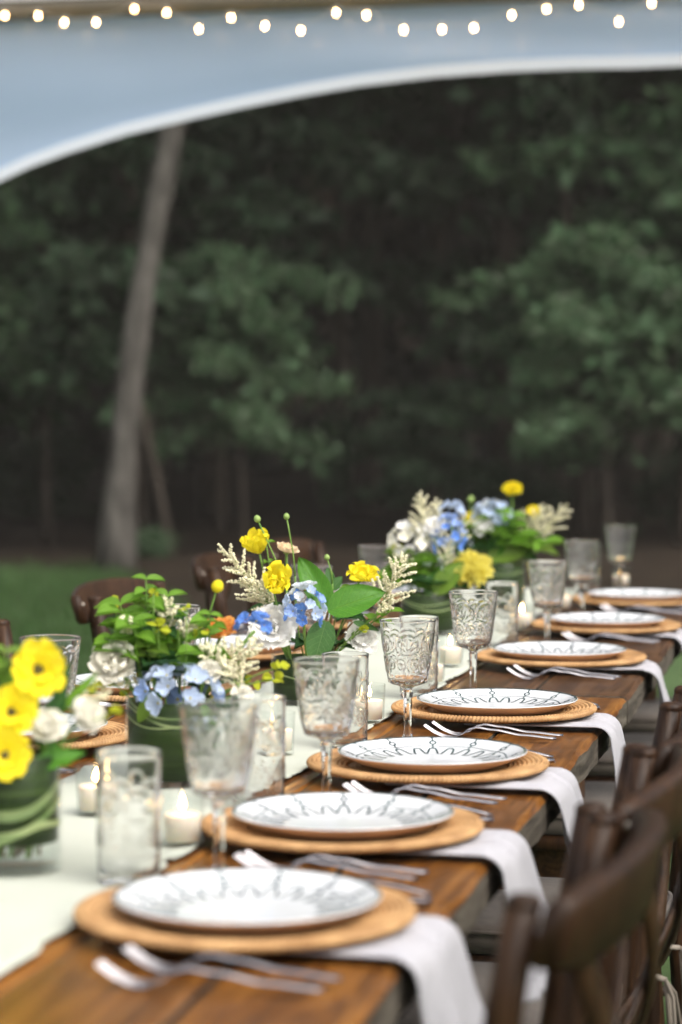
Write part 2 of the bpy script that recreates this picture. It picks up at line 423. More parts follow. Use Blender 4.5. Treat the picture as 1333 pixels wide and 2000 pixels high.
# ------------------------------------------------------------------ ground
rng = random.Random(4)
def sheet(name, mat, pts, z):
    m = MB(); m.add([(x, y, z) for x, y in pts], [tuple(range(len(pts)))])
    return tag(m.build(name, mat, smooth=False), kind='structure')
sheet('lawn', 'lawn', [(-150, -60), (150, -60), (150, 260), (-150, 260)], 0.0)
edge = []
for k in range(41):
    px = -1500 + k * 120
    p = at_depth(px, 900, 18.9 - 6.6 * min(1, max(0, (px - 230) / 240)) + 0.5 * math.sin(k * 1.7) + 0.4 * math.sin(k * .6) - .5); edge.append((p.x, p.y))
far = [(edge[-1][0] + 60, edge[-1][1] + 90), (edge[0][0] - 90, edge[0][1] + 60)]
sheet('forest_floor', 'litter', edge + far, 0.006)

def grass_patch(name, n, region, h, seed):
    r = np.random.RandomState(seed)
    x0, x1, y0, y1 = region
    x = r.uniform(x0, x1, n); y = r.uniform(y0, y1, n); a = r.uniform(0, 6.28, n); hh = h * r.uniform(.4, 1.2, n); w = h * r.uniform(.06, .12, n)
    lean = r.uniform(0, .7, n) * hh; la = r.uniform(0, 6.28, n)
    Zd = x * FWD.x + y * FWD.y; pxx = 666.5 + FPX * (x * math.cos(YAW) + y * math.sin(YAW)) / np.maximum(Zd, .5)
    keep = Zd + r.uniform(-.6, 2.2, n) ** 1 < 18.9 - 6.6 * np.clip((pxx - 230) / 240, 0, 1)
    x, y, a, hh, w, lean, la = (q[keep] for q in (x, y, a, hh, w, lean, la)); n = len(x)
    V = np.zeros((n, 3, 3), np.float32)
    V[:, 0, 0] = x - np.cos(a) * w; V[:, 0, 1] = y - np.sin(a) * w
    V[:, 1, 0] = x + np.cos(a) * w; V[:, 1, 1] = y + np.sin(a) * w
    V[:, 2, 0] = x + np.cos(la) * lean; V[:, 2, 1] = y + np.sin(la) * lean; V[:, 2, 2] = hh
    me = arr_mesh(name, V.reshape(-1, 3), np.arange(n * 3).reshape(n, 3), 'grass')
    return obj(name, me)
tag(grass_patch('grass', 150000, (-0.4, 4.5, 1.0, 12.0), 0.06, 1), 'short green grass beside the dining chairs', 'grass', kind='stuff')
tag(grass_patch('grass', 110000, (-9.0, -1.8, 6.0, 20.0), 0.07, 2), 'mown lawn grass running back to the wood', 'grass', kind='stuff')

# ------------------------------------------------------------------ woodland
def leaves_mesh(name, n, centers, spread, size, mat, seed, flat=0.5):
    """leaf-sized bent quads scattered in clumps round the given centres"""
    r = np.random.RandomState(seed); C = np.asarray(centers, np.float32)
    idx = r.randint(0, len(C), n); P = C[idx, :3] + r.normal(0, 1, (n, 3)) * np.array([1, 1, flat]) * (spread * C[idx, 3:4])
    s = size * r.uniform(.55, 1.3, n)
    d = r.normal(0, 1, (n, 3)); d[:, 2] = d[:, 2] * .5 - .25; d /= np.linalg.norm(d, axis=1)[:, None]
    u = r.normal(0, 1, (n, 3)); u[:, 2] *= .6; u = np.cross(d, u); u /= np.linalg.norm(u, axis=1)[:, None]
    V = np.zeros((n, 4, 3), np.float32)
    V[:, 0] = P; V[:, 1] = P + d * s[:, None] * .5 + u * s[:, None] * .26
    V[:, 2] = P + d * s[:, None]; V[:, 3] = P + d * s[:, None] * .5 - u * s[:, None] * .26
    V[:, 2, 2] -= s * .15
    return arr_mesh(name, V.reshape(-1, 3), np.arange(n * 4).reshape(n, 4), mat)
def clumps(n, rx, rz, zc, seed, shell=.35):
    r = random.Random(seed); out = []
    while len(out) < n:
        p = Vector((r.uniform(-1, 1), r.uniform(-1, 1), r.uniform(-1, 1)))
        if shell < p.length < 1: out.append((p.x * rx, p.y * rx, zc + p.z * rz, r.uniform(.6, 1.3)))
    return out
def boughs(n, reach, z0, z1, seed):
    """clump centres strung along drooping, layered boughs"""
    r = random.Random(seed); out = []
    for k in range(n):
        a = k * 2.4 + r.uniform(-.4, .4); z = z0 + (z1 - z0) * (k + r.random()) / n; L = reach * r.uniform(.55, 1.15) * (1.15 - .5 * (k / n))
        for q in range(5):
            u = .25 + .75 * q / 4; rad = L * u
            out.append((math.cos(a + .25 * u) * rad + r.uniform(-.1, .1), math.sin(a + .25 * u) * rad + r.uniform(-.1, .1), z + .35 * u - .45 * u * u + r.uniform(-.08, .08), r.uniform(.55, 1.15) * (1.1 - .35 * u)))
    return out
def trunk_mb(h, r0, r1, lean=(0, 0), seed=0, limbs=6, lz=.45, llen=1.6, seg=9):
    r = random.Random(seed); m = MB(); n = 10; pts = []; rad = []
    for k in range(n):
        t = k / (n - 1)
        pts.append((lean[0] * t * h + r.uniform(-.03, .03) * h * .1, lean[1] * t * h + r.uniform(-.03, .03) * h * .1, h * t - .05))
        rad.append((r0 * (1 + .35 * math.exp(-t * h * 2.2))) * (1 - t) + r1 * t)
    m.tube(pts, rad, seg)
    for k in range(limbs):
        t = lz + (1 - lz) * (k + .5) / limbs; a = r.uniform(0, 6.28); L = llen * r.uniform(.6, 1.2) * (1.15 - t * .6)
        i = t * (n - 1); p0 = Vector(pts[int(i)]).lerp(Vector(pts[min(n - 1, int(i) + 1)]), i % 1)
        d = Vector((math.cos(a), math.sin(a), r.uniform(.2, .7))); rr = r1 * 1.0 + (r0 - r1) * (1 - t) * .45
        m.tube([p0, p0 + d * L * .5 + Vector((0, 0, .05 * L)), p0 + d * L], [rr * .8, rr * .5, rr * .15], 6)
    return m
TALL = [leaves_mesh('crown', 11000, clumps(90, 3.6, 3.6, 8.6, 10 + k), .75, .34, mt, 20 + k) for k, mt in enumerate(('foliage_a', 'foliage_shaded', 'foliage_a'))]
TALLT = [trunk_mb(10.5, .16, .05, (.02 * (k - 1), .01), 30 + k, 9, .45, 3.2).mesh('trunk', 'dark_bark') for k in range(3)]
UND = [leaves_mesh('crown', 5600, boughs(15, 2.0, 1.35, 4.0, 40 + k), .26, .19, mt, 50 + k, .42) for k, mt in enumerate(('foliage_lit', 'foliage_a', 'foliage_lit'))]
UNDT = [trunk_mb(3.6, .045, .012, (.05 * (k - 1), 0), 60 + k, 9, .3, 1.5, 7).mesh('trunk', 'dark_bark') for k in range(3)]
SHR = [leaves_mesh('foliage', 2600, clumps(24, .8, .6, .65, 70 + k, .1), .24, .14, mt, 80 + k, .5) for k, mt in enumerate(('foliage_a', 'foliage_lit'))]
SHRT = []
for k in range(2):
    m = MB(); r = random.Random(90 + k)
    for i in range(7):
        a = i * .9; d = Vector((math.cos(a) * .6, math.sin(a) * .6, 1.0)); m.tube([(0, 0, -.02), d * .5, d * r.uniform(.9, 1.1)], [.018, .012, .004], 5)
    SHRT.append(m.mesh('stem', 'dark_bark'))

def plant(name, label, cat, group, crown, trunk, px, Z, scale, rz, cname='crown', tname='trunk'):
    p = at_depth(px, 788, Z)
    t = thing(name, label, cat, (p.x, p.y, 0), rz, group); t.scale = (scale,) * 3
    obj(tname, trunk, t); obj(cname, crown, t)
    return t
# the one pale leaning trunk at the lawn's edge
p0 = on_z(226, 1114, 0.0); ptop = at_depth(343, 230, (p0 - CAM).dot(FWD))
dv = ptop - p0
t = thing('woodland_tree', 'tall pale grey trunk leaning slightly, standing alone at the edge of the lawn', 'tree', (p0.x, p0.y, 0))
H = 13.0; m = MB(); pts = []; rad = []
for k in range(26):
    z = H * k / 25.0 - .1; s = z / dv.z; bow = -.10 * math.sin(min(s, 1) * math.pi)
    pts.append((dv.x * s + bow * .8, dv.y * s + bow * .2, z)); rad.append(.106 * (1 - .5 * k / 25) + .07 * math.exp(-max(z, 0) * 2.4) + .008 * math.sin(k * 2.3))
m.tube(pts, rad, 14)
m.build('trunk', 'bark', t)
top = pts[-4]
obj('crown', leaves_mesh('crown', 9000, [(top[0] + x, top[1] + y, z + 2.4, w) for x, y, z, w in clumps(70, 3.4, 3.2, 7.6, 7)], .7, .32, 'foliage_a', 8), t)
for k, (z, a, L) in enumerate(((6.2, .4, 2.6), (7.4, 2.6, 3.0), (8.3, 4.4, 2.8), (9.3, 1.4, 2.2), (10.2, 3.5, 2.0), (11.2, 5.6, 1.8))):
    i = (z + .1) / H * 25; b0 = Vector(pts[int(i)]); d = Vector((math.cos(a), math.sin(a), .5))
    MB().tube([b0, b0 + d * L * .5, b0 + d * L + Vector((0, 0, .3))], [.06, .04, .01], 7).build('limb', 'bark', t)

def sapling(px0, py0, px1, py1, Z, r0, label, bark, h=7.0):
    a = at_depth(px0, py0, Z); b = at_depth(px1, py1, Z); a.z = 0 if py0 > 1000 else a.z
    d = b - a; base = a - d * (a.z / d.z) if abs(d.z) > 1e-3 else a
    t = thing('sapling', label, 'tree', (base.x, base.y, 0))
    dirn = d / d.z; m = MB(); q = h / 7.0
    m.tube([(dirn.x * z + .05 * math.sin(z * 1.3), dirn.y * z, z) for z in [h * k / 11 - .02 for k in range(12)]], [r0 * (1 - .6 * k / 11) for k in range(12)], 8)
    m.build('trunk', bark, t)
    obj('crown', leaves_mesh('crown', 2500, [(dirn.x * 6 * q + x * q, dirn.y * 6 * q + y * q, z * q, w) for x, y, z, w in clumps(26, 1.4, 1.5, 6.3, int(px0))], .35 * q, .2, 'foliage_a', int(px0) + 1), t)
sapling(335, 1095, 290, 900, 20.0, .04, 'thin brown sapling beside the pale leaning trunk', 'dark_bark', 2.4)
sapling(905, 580, 907, 400, 26.0, .075, 'slender pale sapling deep in the dark wood', 'bark')
sapling(1128, 900, 1120, 640, 23.0, .07, 'dark slender sapling among the bright understory leaves', 'dark_bark')
sapling(850, 700, 862, 300, 29.0, .11, 'straight dark sapling in the gap of the wood', 'dark_bark')

G1 = 'tall trees of the shaded wood'
for k, (px, Z, s, rz) in enumerate(((-700, 23, 1.0, .3), (-150, 25, 1.05, 1.4), (420, 27, 1.0, 2.2), (1000, 24.5, 1.05, .9), (1500, 22.5, 1.0, 4.0), (2200, 24, 1.1, 5.0),
        (60, 31, 1.15, 3.3), (660, 33, 1.2, 5.1), (1240, 32, 1.15, .2), (1800, 30, 1.1, 1.9), (-420, 33, 1.2, 2.7), (300, 40, 1.3, .5), (900, 41, 1.3, 2.0), (1500, 40, 1.3, 3.9), (-200, 42, 1.3, 4.6), (2100, 38, 1.3, 1.1), (250, 23.5, .95, 2.9), (720, 28, 1.0, .1), (1280, 27, 1.0, 3.1), (860, 36, 1.1, 1.2))):
    plant('woodland_tree', 'tall dark broadleaf tree in the shaded wood behind the lawn', 'tree', G1, TALL[k % 3], TALLT[k % 3], px, Z, s, rz)
G2 = 'understory trees at the edge of the wood'
for k, (px, py, Z, s, rz, vi, lab) in enumerate((
        (480, 720, 20.5, (.50, .62), .4, 0, 'small green understory tree just beside the pale leaning trunk'),
        (1190, 690, 20.8, (.72, .66), 1.9, 2, 'bright leafy understory tree at the lawn edge beyond the far glasses'),
        (1330, 560, 21.8, .95, 3.0, 0, None), (90, 520, 22.5, .95, 2.0, 1, None), (430, 380, 24.0, 1.1, 5.2, 1, None),
        (1130, 300, 24.5, 1.25, 4.1, 1, None), (-120, 700, 21.5, .9, 1.0, 0, None), (835, 930, 21.6, (.36, .36), 3.3, 1, 'low leafy understory sapling under the gap in the wood'))):
    z = CAM.z + (788 - py) / FPX * Z
    sz = s[1] if isinstance(s, tuple) else s; s = s[0] if isinstance(s, tuple) else s
    t = plant('understory_tree', lab or 'leafy understory tree under the tall shaded trees', 'tree', None if lab else G2, UND[vi], UNDT[vi], px, Z, s, rz)
    if lab: t.scale = (s, s, sz)
    if not lab and z > 2.6 * s: t.scale = (s, s, s * max(1.0, z / (2.6 * s)))
G3 = 'low shrubs on the forest floor'
for k, (px, Z, s) in enumerate(((60, 27, .8), (760, 30, 1.0), (1000, 24, .6), (300, 20.0, .2), (1400, 24, .8))):
    plant('woodland_shrub', 'small shrub at the foot of the pale leaning trunk' if s < .3 else 'low dark shrub on the shaded forest floor', 'shrub', None if s < .3 else G3,
          SHR[k % 2], SHRT[k % 2], px, Z, s, k * 1.3, 'foliage', 'stem')
# rising ground added behind the wood to block light and sky gaps
HP = []
for i in range(60):
    row = []
    for j in range(10):
        p = at_depth(-5200 + i * 195, 788, 56 + j * 9); row.append((p.x, p.y, -.3 + 26 * (1 - math.exp(-j * .45)) * (.9 + .1 * math.sin(i * .7 + j))))
    HP.append(row)
tag(MB().grid(HP).build('sky_block_hill', 'litter'), kind='structure')
# the far depth of the wood, one mass
C = []; r = random.Random(77)
for k in range(620):
    p = at_depth(r.uniform(-2600, 3600), 788, r.uniform(46, 54)); C.append((p.x, p.y, r.uniform(.3, 15), r.uniform(.8, 1.4)))
tag(obj('forest', leaves_mesh('forest', 60000, C, 1.1, .75, 'foliage_shaded', 78, .8)), 'dense dark mass of leaves deep in the wood', 'forest', kind='stuff')

# ------------------------------------------------------------------ tent edge with arched wall panel, pole, roof strip
TY = 9.2
arch_px = [(0, 350), (60, 322), (130, 296), (250, 258), (380, 227), (480, 205), (600, 181), (700, 164), (850, 146), (1000, 135), (1120, 130), (1240, 128)]
A = [on_y(x, y, TY) for x, y in arch_px]
A = [(p.x, p.z) for p in A]
xa = A[-1][0]; sl = (A[0][1] - A[1][1]) / (A[0][0] - A[1][0])
left = []
for k in range(1, 13):
    d = .12 * k; left.append((A[0][0] - d, A[0][1] - sl * d - .35 * d * d))
half = left[::-1] + A
full = half + [(2 * xa - x, z) for x, z in half[::-1][1:]]
TOPZ = on_y(666, 14, TY).z
tent = thing('tent', 'pale blue vinyl tent wall with arched opening, pole and white roof edge', 'tent', (xa, TY, 0))
rows = []
for i, (x, z) in enumerate(full):
    rows.append([(x - xa, .02 * math.sin(j * 1.1 + x * 2.0) * (1 - j / 8) * .6 + .012 * math.sin(x * 5 + j * .5) * math.sin(math.pi * j / 8), z + (TOPZ + .03 - z) * j / 8.0) for j in range(9)])
pn = MB().grid(rows).build('arched_panel', 'vinyl', tent)
hm = []
for i, (x, z) in enumerate(full):
    x0, z0 = full[max(i - 1, 0)]; x1, z1 = full[min(i + 1, len(full) - 1)]
    n = Vector((-(z1 - z0), x1 - x0)).normalized()
    hm.append([(x - xa + n.x * w, -.012 + .0 * w, z + n.y * w) for w in (-.012, .012, .034)])
h_ = MB().grid(hm).build('hem', 'hem_vinyl', tent)
MB().tube([(-5.2, -.045, TOPZ + .02), (5.2, -.045, TOPZ + .02)], .034, 14).build('eave_pole', 'tent_pole', tent)
for sx in (-1, 1):
    MB().tube([(sx * (full[-1][0] - xa + .10), -.05, 0), (sx * (full[-1][0] - xa + .10), -.05, TOPZ)], .03, 12).build('corner_pole', 'tent_pole', tent)
rf = [[(-5.3 + 10.6 * i / 24, -.085 - .16 * j / 6, TOPZ + .058 + .12 * j / 6 - .006 * math.sin(math.pi * j / 6) * abs(math.sin(i * .6))) for j in range(7)] for i in range(25)]
o_ = MB().grid(rf).build('roof_panel', 'roof_vinyl', tent)

# string of lights along the eave
bul = [(10, 33), (75, 33), (126, 46), (188, 46), (263, 20), (326, 27), (389, 59), (452, 37), (518, 53), (588, 62), (657, 27), (716, 32), (789, 61), (864, 60), (926, 57), (1000, 32), (1068, 20), (1131, 12), (1209, 45), (1273, 9)]
SLY = TY - .14
sl_ = thing('string_lights', 'string of small warm glowing bulbs hung along the tent eave', 'string lights', tuple(on_y(666, 30, SLY)))
bpos = [on_y(x, y, SLY) - sl_.location for x, y in bul]
bpos = [bpos[0] + Vector((-.14 * k, 0, .02 * math.sin(k * 1.9))) for k in range(11, 0, -1)] + bpos + [bpos[-1] + Vector((.14 * k, 0, -.015 + .025 * math.sin(k * 2.2))) for k in range(1, 24)]
wp = []
for a, b in zip(bpos[:-1], bpos[1:]):
    for k in range(5):
        q = a.lerp(b, k / 5); wp.append(q + Vector((0, 0, .028 - .012 * math.sin(math.pi * k / 5))))
wp.append(bpos[-1] + Vector((0, 0, .028)))
MB().tube(wp, .0016, 5).build('wire', 'wire', sl_)
bm_ = MB().lathe([(.0003, -.0035), (.0018, -.0030), (.0028, -.0015), (.0031, 0), (.0030, .005), (.0028, .011), (.0028, .013)], 12).mesh('bulb', 'bulb')
sm_ = MB().lathe([(.0042, .012), (.0052, .013), (.0052, .026), (.002, .028)], 8).mesh('socket', 'wire')
for q in bpos:
    bo = obj('bulb', bm_, sl_, q); obj('socket', sm_, bo)

# ------------------------------------------------------------------ thin volume added to lift the dark tones, one closed box
def fill_haze(dens):
    m = bpy.data.materials.new('fill_haze'); m.use_nodes = True; nt = m.node_tree
    nt.nodes.remove(nt.nodes["Principled BSDF"])
    v = nt.nodes.new('ShaderNodeVolumePrincipled'); v.inputs['Color'].default_value = (0.90, 0.84, 0.76, 1); v.inputs['Density'].default_value = dens
    nt.links.new(v.outputs[0], nt.nodes["Material Output"].inputs['Volume']); MATS['fill_haze'] = m
    o = MB().box(-148, 148, -58, 255, -1.0, 34.0).build('fill_haze', 'fill_haze', None, False)
    tag(o, 'thin pale veil added over lawn and wood to lift dark tones', 'fill_haze', kind='stuff')
fill_haze(0.0012)
# ------------------------------------------------------------------ tables
TZ = 0.76
XR, XL, YJ = -0.42, -1.44, 4.29
def make_table(y0, y1, label, top, seed, wid):
    r = random.Random(seed)
    t = thing('farm_table', label, 'table', ((XR + XL) / 2, (y0 + y1) / 2, 0)); cx, cy = t.location.x, t.location.y
    L = y1 - y0; n = len(wid); sw = sum(wid); x = XL - cx; W = XR - XL; thick = .048
    for k, w in enumerate(wid):
        w = w / sw * W
        # worn plank: edges wander a little, corners rounded
        dz = r.uniform(-.0012, .0012); ny = 60; rows = []
        outer = (k == n - 1); outl = (k == 0)
        e0 = [r.uniform(-1, 1) for _ in range(ny + 1)]
        for j in range(ny + 1):
            yy = -L / 2 + .001 + (L - .002) * j / ny
            a = x + .0012 + (.002 * e0[j] if outl else 0); b = x + w - .0012 + (.0022 * e0[j] + .0015 * math.sin(yy * 9) if outer else 0)
            c = .006 if (outer or outl) else .003
            zt = dz + (r.uniform(-.0012, .0004) if outer else 0)
            rows.append([(a, yy, -thick), (a, yy, -c + dz), (a + c, yy, dz), (b - c, yy, zt), (b, yy, -c + zt + (r.uniform(-.003, .001) if outer else 0)), (b, yy, -thick)])
        m = MB(); m.grid(rows); m.grid([[rw[0], rw[5]] for rw in rows][::-1])
        ns = len(m.v); base = 0
        m.f.append(tuple(range(5, -1, -1))); m.f.append(tuple(ny * 6 + i for i in range(6)))
        o = m.build('plank', top, t, smooth=False, loc=(0, 0, TZ - .0015))
        o.data.materials.append(MATS['weathered_wood'])
        for p in o.data.polygons:
            if abs(p.normal.z) < .35: p.material_index = 1
        x += w
    for sx in (-1, 1):
        MB().box(-.012, .012, -L / 2 + .10, L / 2 - .10, -.05, .05, .003).build('apron', 'weathered_wood', t, False, (sx * (W / 2 - .10), 0, TZ - thick - .053))
        MB().box(-W / 2 + .115, W / 2 - .115, -.012, .012, -.05, .05, .003).build('apron', 'weathered_wood', t, False, (0, sx * (L / 2 - .12), TZ - thick - .053))
        for sy in (-.72, .60):
            MB().box(-.045, .045, -.045, .045, 0, TZ - thick - .004, .006).build('leg', 'umber_wood', t, False, (sx * (W / 2 - .165), sy * L / 2, 0))
    return t
make_table(1.86, YJ - .003, 'honey brown plank table with worn grey edges', 'honey_wood', 3, [1, 1.1, .95, 1.05, 1.0, .95])
make_table(YJ + .003, 6.78, 'darker umber plank table butted to the honey brown one', 'umber_wood', 5, [1, .95, 1.1, 1.0, .9, 1.05])

# ------------------------------------------------------------------ runner with torn edges
r = random.Random(12); ys = [1.93 + (6.70 - 1.93) * k / 700 for k in range(701)]
def torn(seed):
    r = random.Random(seed); out = []; v = 0
    for k in range(701): v = v * .82 + r.uniform(-1, 1) * .0045; out.append(v + (.006 if r.random() < .03 else 0) * r.choice((-1, 1)))
    return out
ta, tb = torn(1), torn(2); rows = []
for k, y in enumerate(ys):
    a = -1.085 + ta[k] + .010 * math.sin(y * 2.1); b = -.772 + tb[k] + .008 * math.sin(y * 2.9 + 1)
    row = []
    for j in range(13):
        u = j / 12; lift = (.0016 * abs(tb[k]) / .004 + .0008) if j == 12 else ((.0016 * abs(ta[k]) / .004 + .0008) if j == 0 else 0)
        row.append((a + (b - a) * u, y, TZ + .0028 + lift + .0009 * math.sin(y * 13 + u * 7) * math.sin(u * 9 + y * 3) ** 2))
    rows.append(row)
ro = MB().grid(rows).build('table_runner', 'runner_cloth')
md = ro.modifiers.new('thick', 'SOLIDIFY'); md.thickness = .0012
tag(ro, 'pale sage green cloth runner with torn edges down the middle of the tables', 'table runner')

# ------------------------------------------------------------------ place-setting prototypes (built at the origin, z = 0 on the table)
def rattan_mesh():
    nt, R0, R1, ncoil, sub = 840, .112, .163, 8, 5
    rr = np.concatenate([np.linspace(R0, R1, ncoil * sub + 1)]); th = np.linspace(0, 2 * math.pi, nt, endpoint=False)
    def surf(r, t): return .0085 + .010 * np.clip((r - .10) / .065, 0, 1) ** 1.5
    V = []
    for i, rad in enumerate(rr):
        ph = (rad - R0) / (R1 - R0) * ncoil; coil = int(min(ph, ncoil - 1e-6)); f = ph - coil
        dome = math.sqrt(max(0, 1 - (2 * f - 1) ** 2)); nw = 164
        wrap = np.abs(np.cos(th * nw / 2 + (coil % 2) * math.pi / 2 + (f - .5) * 1.1))
        z = surf(rad, th) + .0042 * dome * (.12 + .88 * wrap ** .8)
        V.append(np.stack([rad * np.cos(th), rad * np.sin(th), z], 1))
    # outer wrapped rim, going under
    for ang in np.linspace(0, math.pi * 1.15, 9)[1:]:
        rad = R1 + .0036 * math.sin(ang); wrap = np.abs(np.cos(th * 82 + math.pi / 2 + ang * .5)); z0 = surf(R1, 0) + .0010 - .0036 + .0040 * math.cos(ang)
        rd = rad + .0026 * wrap * math.sin(ang)
        V.append(np.stack([rd * np.cos(th), rd * np.sin(th), z0 + .0012 * wrap * math.cos(ang)], 1))
    for rad, z in ((.150, .0105), (.115, .0025), (.02, .0012)):
        V.append(np.stack([rad * np.cos(th), rad * np.sin(th), np.full(nt, z)], 1))
    n = len(V); V = np.concatenate(V); i = np.arange(nt); j = (i + 1) % nt
    F = np.concatenate([np.stack([k * nt + i, k * nt + j, (k + 1) * nt + j, (k + 1) * nt + i], 1)[:, ::-1] for k in range(n - 1)])
    return arr_mesh('woven_rim', V, F, 'rattan', True)
RATTAN = rattan_mesh()
_m = MB()
_pr = [(.0005, .0093)]
for k in range(1, 14 * 4 + 1):
    rad = .1125 * k / 56; _pr.append((rad, .0088 + .0012 * abs(math.sin(math.pi * k / 4)) ** .6))
_m.lathe(_pr, 90, cap=False)
RATTAN_IN = _m.mesh('woven_centre', 'rattan')

PR = .131
_prof = [(.0, .0050), (.050, .0050), (.078, .0056), (.095, .0085), (.110, .0135), (.122, .0185), (.1290, .0215), (PR, .0222)]
def pz(r):
    for (a, za), (b, zb) in zip(_prof[:-1], _prof[1:]):
        if r <= b: u = (r - a) / (b - a); return za + (zb - za) * u
    return _prof[-1][1]
def smooth_prof(pts, n):
    out = []
    for k in range(n + 1):
        r = pts[0][0] + (pts[-1][0] - pts[0][0]) * k / n
        out.append((max(r, .0004), (pz(r - .004 if r > .004 else 0) + pz(r) * 2 + pz(min(PR, r + .004))) / 4))
    return out
SP = smooth_prof(_prof, 60)
def pzs(r):
    k = min(59, int(r / PR * 60)); u = r / PR * 60 - k; return SP[k][1] * (1 - u) + SP[k + 1][1] * u
PLATE_TOP = MB().lathe(SP + [(PR + .0012, .0216), (PR + .0013, .0206)], 120, cap=False).mesh('glazed_top', 'glaze')
PLATE_UND = MB().lathe([(PR + .0013, .0206), (PR - .0008, .0186), (.118, .0125), (.104, .0060), (.092, .0025), (.080, .0004), (.076, .0), (.0004, .0012)], 120, cap=False).mesh('clay_underside', 'raw_clay')
def ribbon(m, pts, w):
    """pts in polar (r, a); draped just above the glaze"""
    P = [Vector((r * math.cos(a), r * math.sin(a))) for r, a in pts]; L = []; n = len(P)
    for k, p in enumerate(P):
        d = (P[min(k + 1, n - 1)] - P[max(k - 1, 0)]); d = d.normalized() if d.length else Vector((1, 0)); q = Vector((-d.y, d.x)) * w * .5
        L.append([(c.x, c.y, pzs(min(PR, c.length)) + .00035) for c in (p + q, p - q)])
    m.grid(L)
def pattern():
    r = random.Random(5); m = MB(); T = 2 * math.pi
    ring = lambda rad, w, a0=0, a1=T, n=160, wob=.0: ribbon(m, [(rad + wob * math.sin(9 * a) * .0012, a) for a in [a0 + (a1 - a0) * k / n for k in range(n + 1)]], w)
    ring(PR - .0013, .0027); ring(.1045, .0017, wob=1)
    n = 24
    for k in range(n):
        a = T * k / n + r.uniform(-.02, .02); half = .078
        pts = []
        for j in range(25):
            u = j / 24 * 2 - 1                       # -1..1 across the arch
            rad = .070 + .028 * (1 - abs(u) ** 5) + r.uniform(-.0002, .0002)
            sp = half * (u if abs(u) < .8 else u * (1 + (abs(u) - .8) * 2.0))
            pts.append((rad, a + sp))
        ribbon(m, pts, .0032)
        if k % 2 == 0:
            ca, cr, rr = a, .1145, .0043
            ribbon(m, [(math.hypot(cr + rr * math.cos(t), rr * math.sin(t)), ca + math.atan2(rr * math.sin(t), cr + rr * math.cos(t))) for t in [T * q / 16 for q in range(17)]], .0028)
            ribbon(m, [(.098, a), (.111, a)], .0024); ribbon(m, [(.1185, a), (PR - .001, a + .015)], .0024)
            ribbon(m, [(PR - .002, a - .05 + q * .012) for q in range(9)], .0030)
    return m.mesh('painted_pattern', 'ink', False)
PATTERN = pattern()

def fork_meshes(L=.205):
    def prof(s):      # s from handle end 0 to tine tips 1: height of the blade's centre line
        k = [(0, .006), (.25, .0095), (.48, .0165), (.60, .0195), (.66, .0165), (.72, .0085), (.78, .0035), (.84, .0040), (.92, .0105), (1, .0215)]
        for (a, za), (b, zb) in zip(k[:-1], k[1:]):
            if s <= b: u = (s - a) / (b - a); u = u * u * (3 - 2 * u) if b < .85 else u; return za + (zb - za) * u
        return k[-1][1]
    hw = [(0, .0040), (.03, .0052), (.25, .0044), (.5, .0029), (.62, .0025), (.68, .0030), (.74, .0088), (.79, .0112)]
    def wid(s):
        for (a, wa), (b, wb) in zip(hw[:-1], hw[1:]):
            if s <= b: return wa + (wb - wa) * (s - a) / (b - a)
        return hw[-1][1]
    def sweep(ss, yf, wf, th):
        rows = []
        for s in ss:
            x, z, w, y = -L * s, prof(s), wf(s), yf(s)
            rows.append([(x, y - w, z - th * .3), (x, y - w * .75, z + th * .5), (x, y + w * .75, z + th * .5), (x, y + w, z - th * .3), (x, y + w * .6, z - th * .6), (x, y - w * .6, z - th * .6), (x, y - w, z - th * .3)])
        return rows
    m = MB(); rw = sweep([.66 * k / 24 for k in range(25)], lambda s: 0, wid, .0030); m.grid(rw); m.f.append((5, 4, 3, 2, 1, 0))
    h = m.mesh('handle', 'steel')
    m = MB(); m.grid(sweep([.655 + .135 * k / 10 for k in range(11)], lambda s: 0, wid, .0022))
    for q in range(4):
        y0 = (-.0090 + .0060 * q)
        m.grid(sweep([.785 + .215 * k / 9 for k in range(10)], lambda s: y0 * (1 - .06 * (s - .79) / .21), lambda s: .0021 * (1 - .45 * (s - .785) / .215), .0022))
    return h, m.mesh('tines', 'tine_steel')
FORK_H, FORK_T = fork_meshes()
def knife_meshes():
    m = MB(); rows = []
    for k in range(15):
        s = k / 14; x = -.105 * s; w = .0065 - .0015 * s if k else .005; th = .0034
        rows.append([(x, w * math.cos(a), .0045 + th * math.sin(a)) for a in [2 * math.pi * q / 10 for q in range(11)]])
    m.grid(rows); m.f.append(tuple(range(10, -1, -1))); h = m.mesh('handle', 'steel')
    m = MB(); rows = []
    for k in range(15):
        s = k / 14; x = -.103 - .125 * s; w = .0095 * (1 - .7 * max(0, s - .7) / .3)
        rows.append([(x, -.006 + (0 if s < .7 else 0), .0035), (x, -.006, .0052), (x, -.006 + 2 * w, .0045), (x, -.006, .0035)])
    m.grid(rows); return h, m.mesh('blade', 'steel')
KNIFE_H, KNIFE_B = knife_meshes()
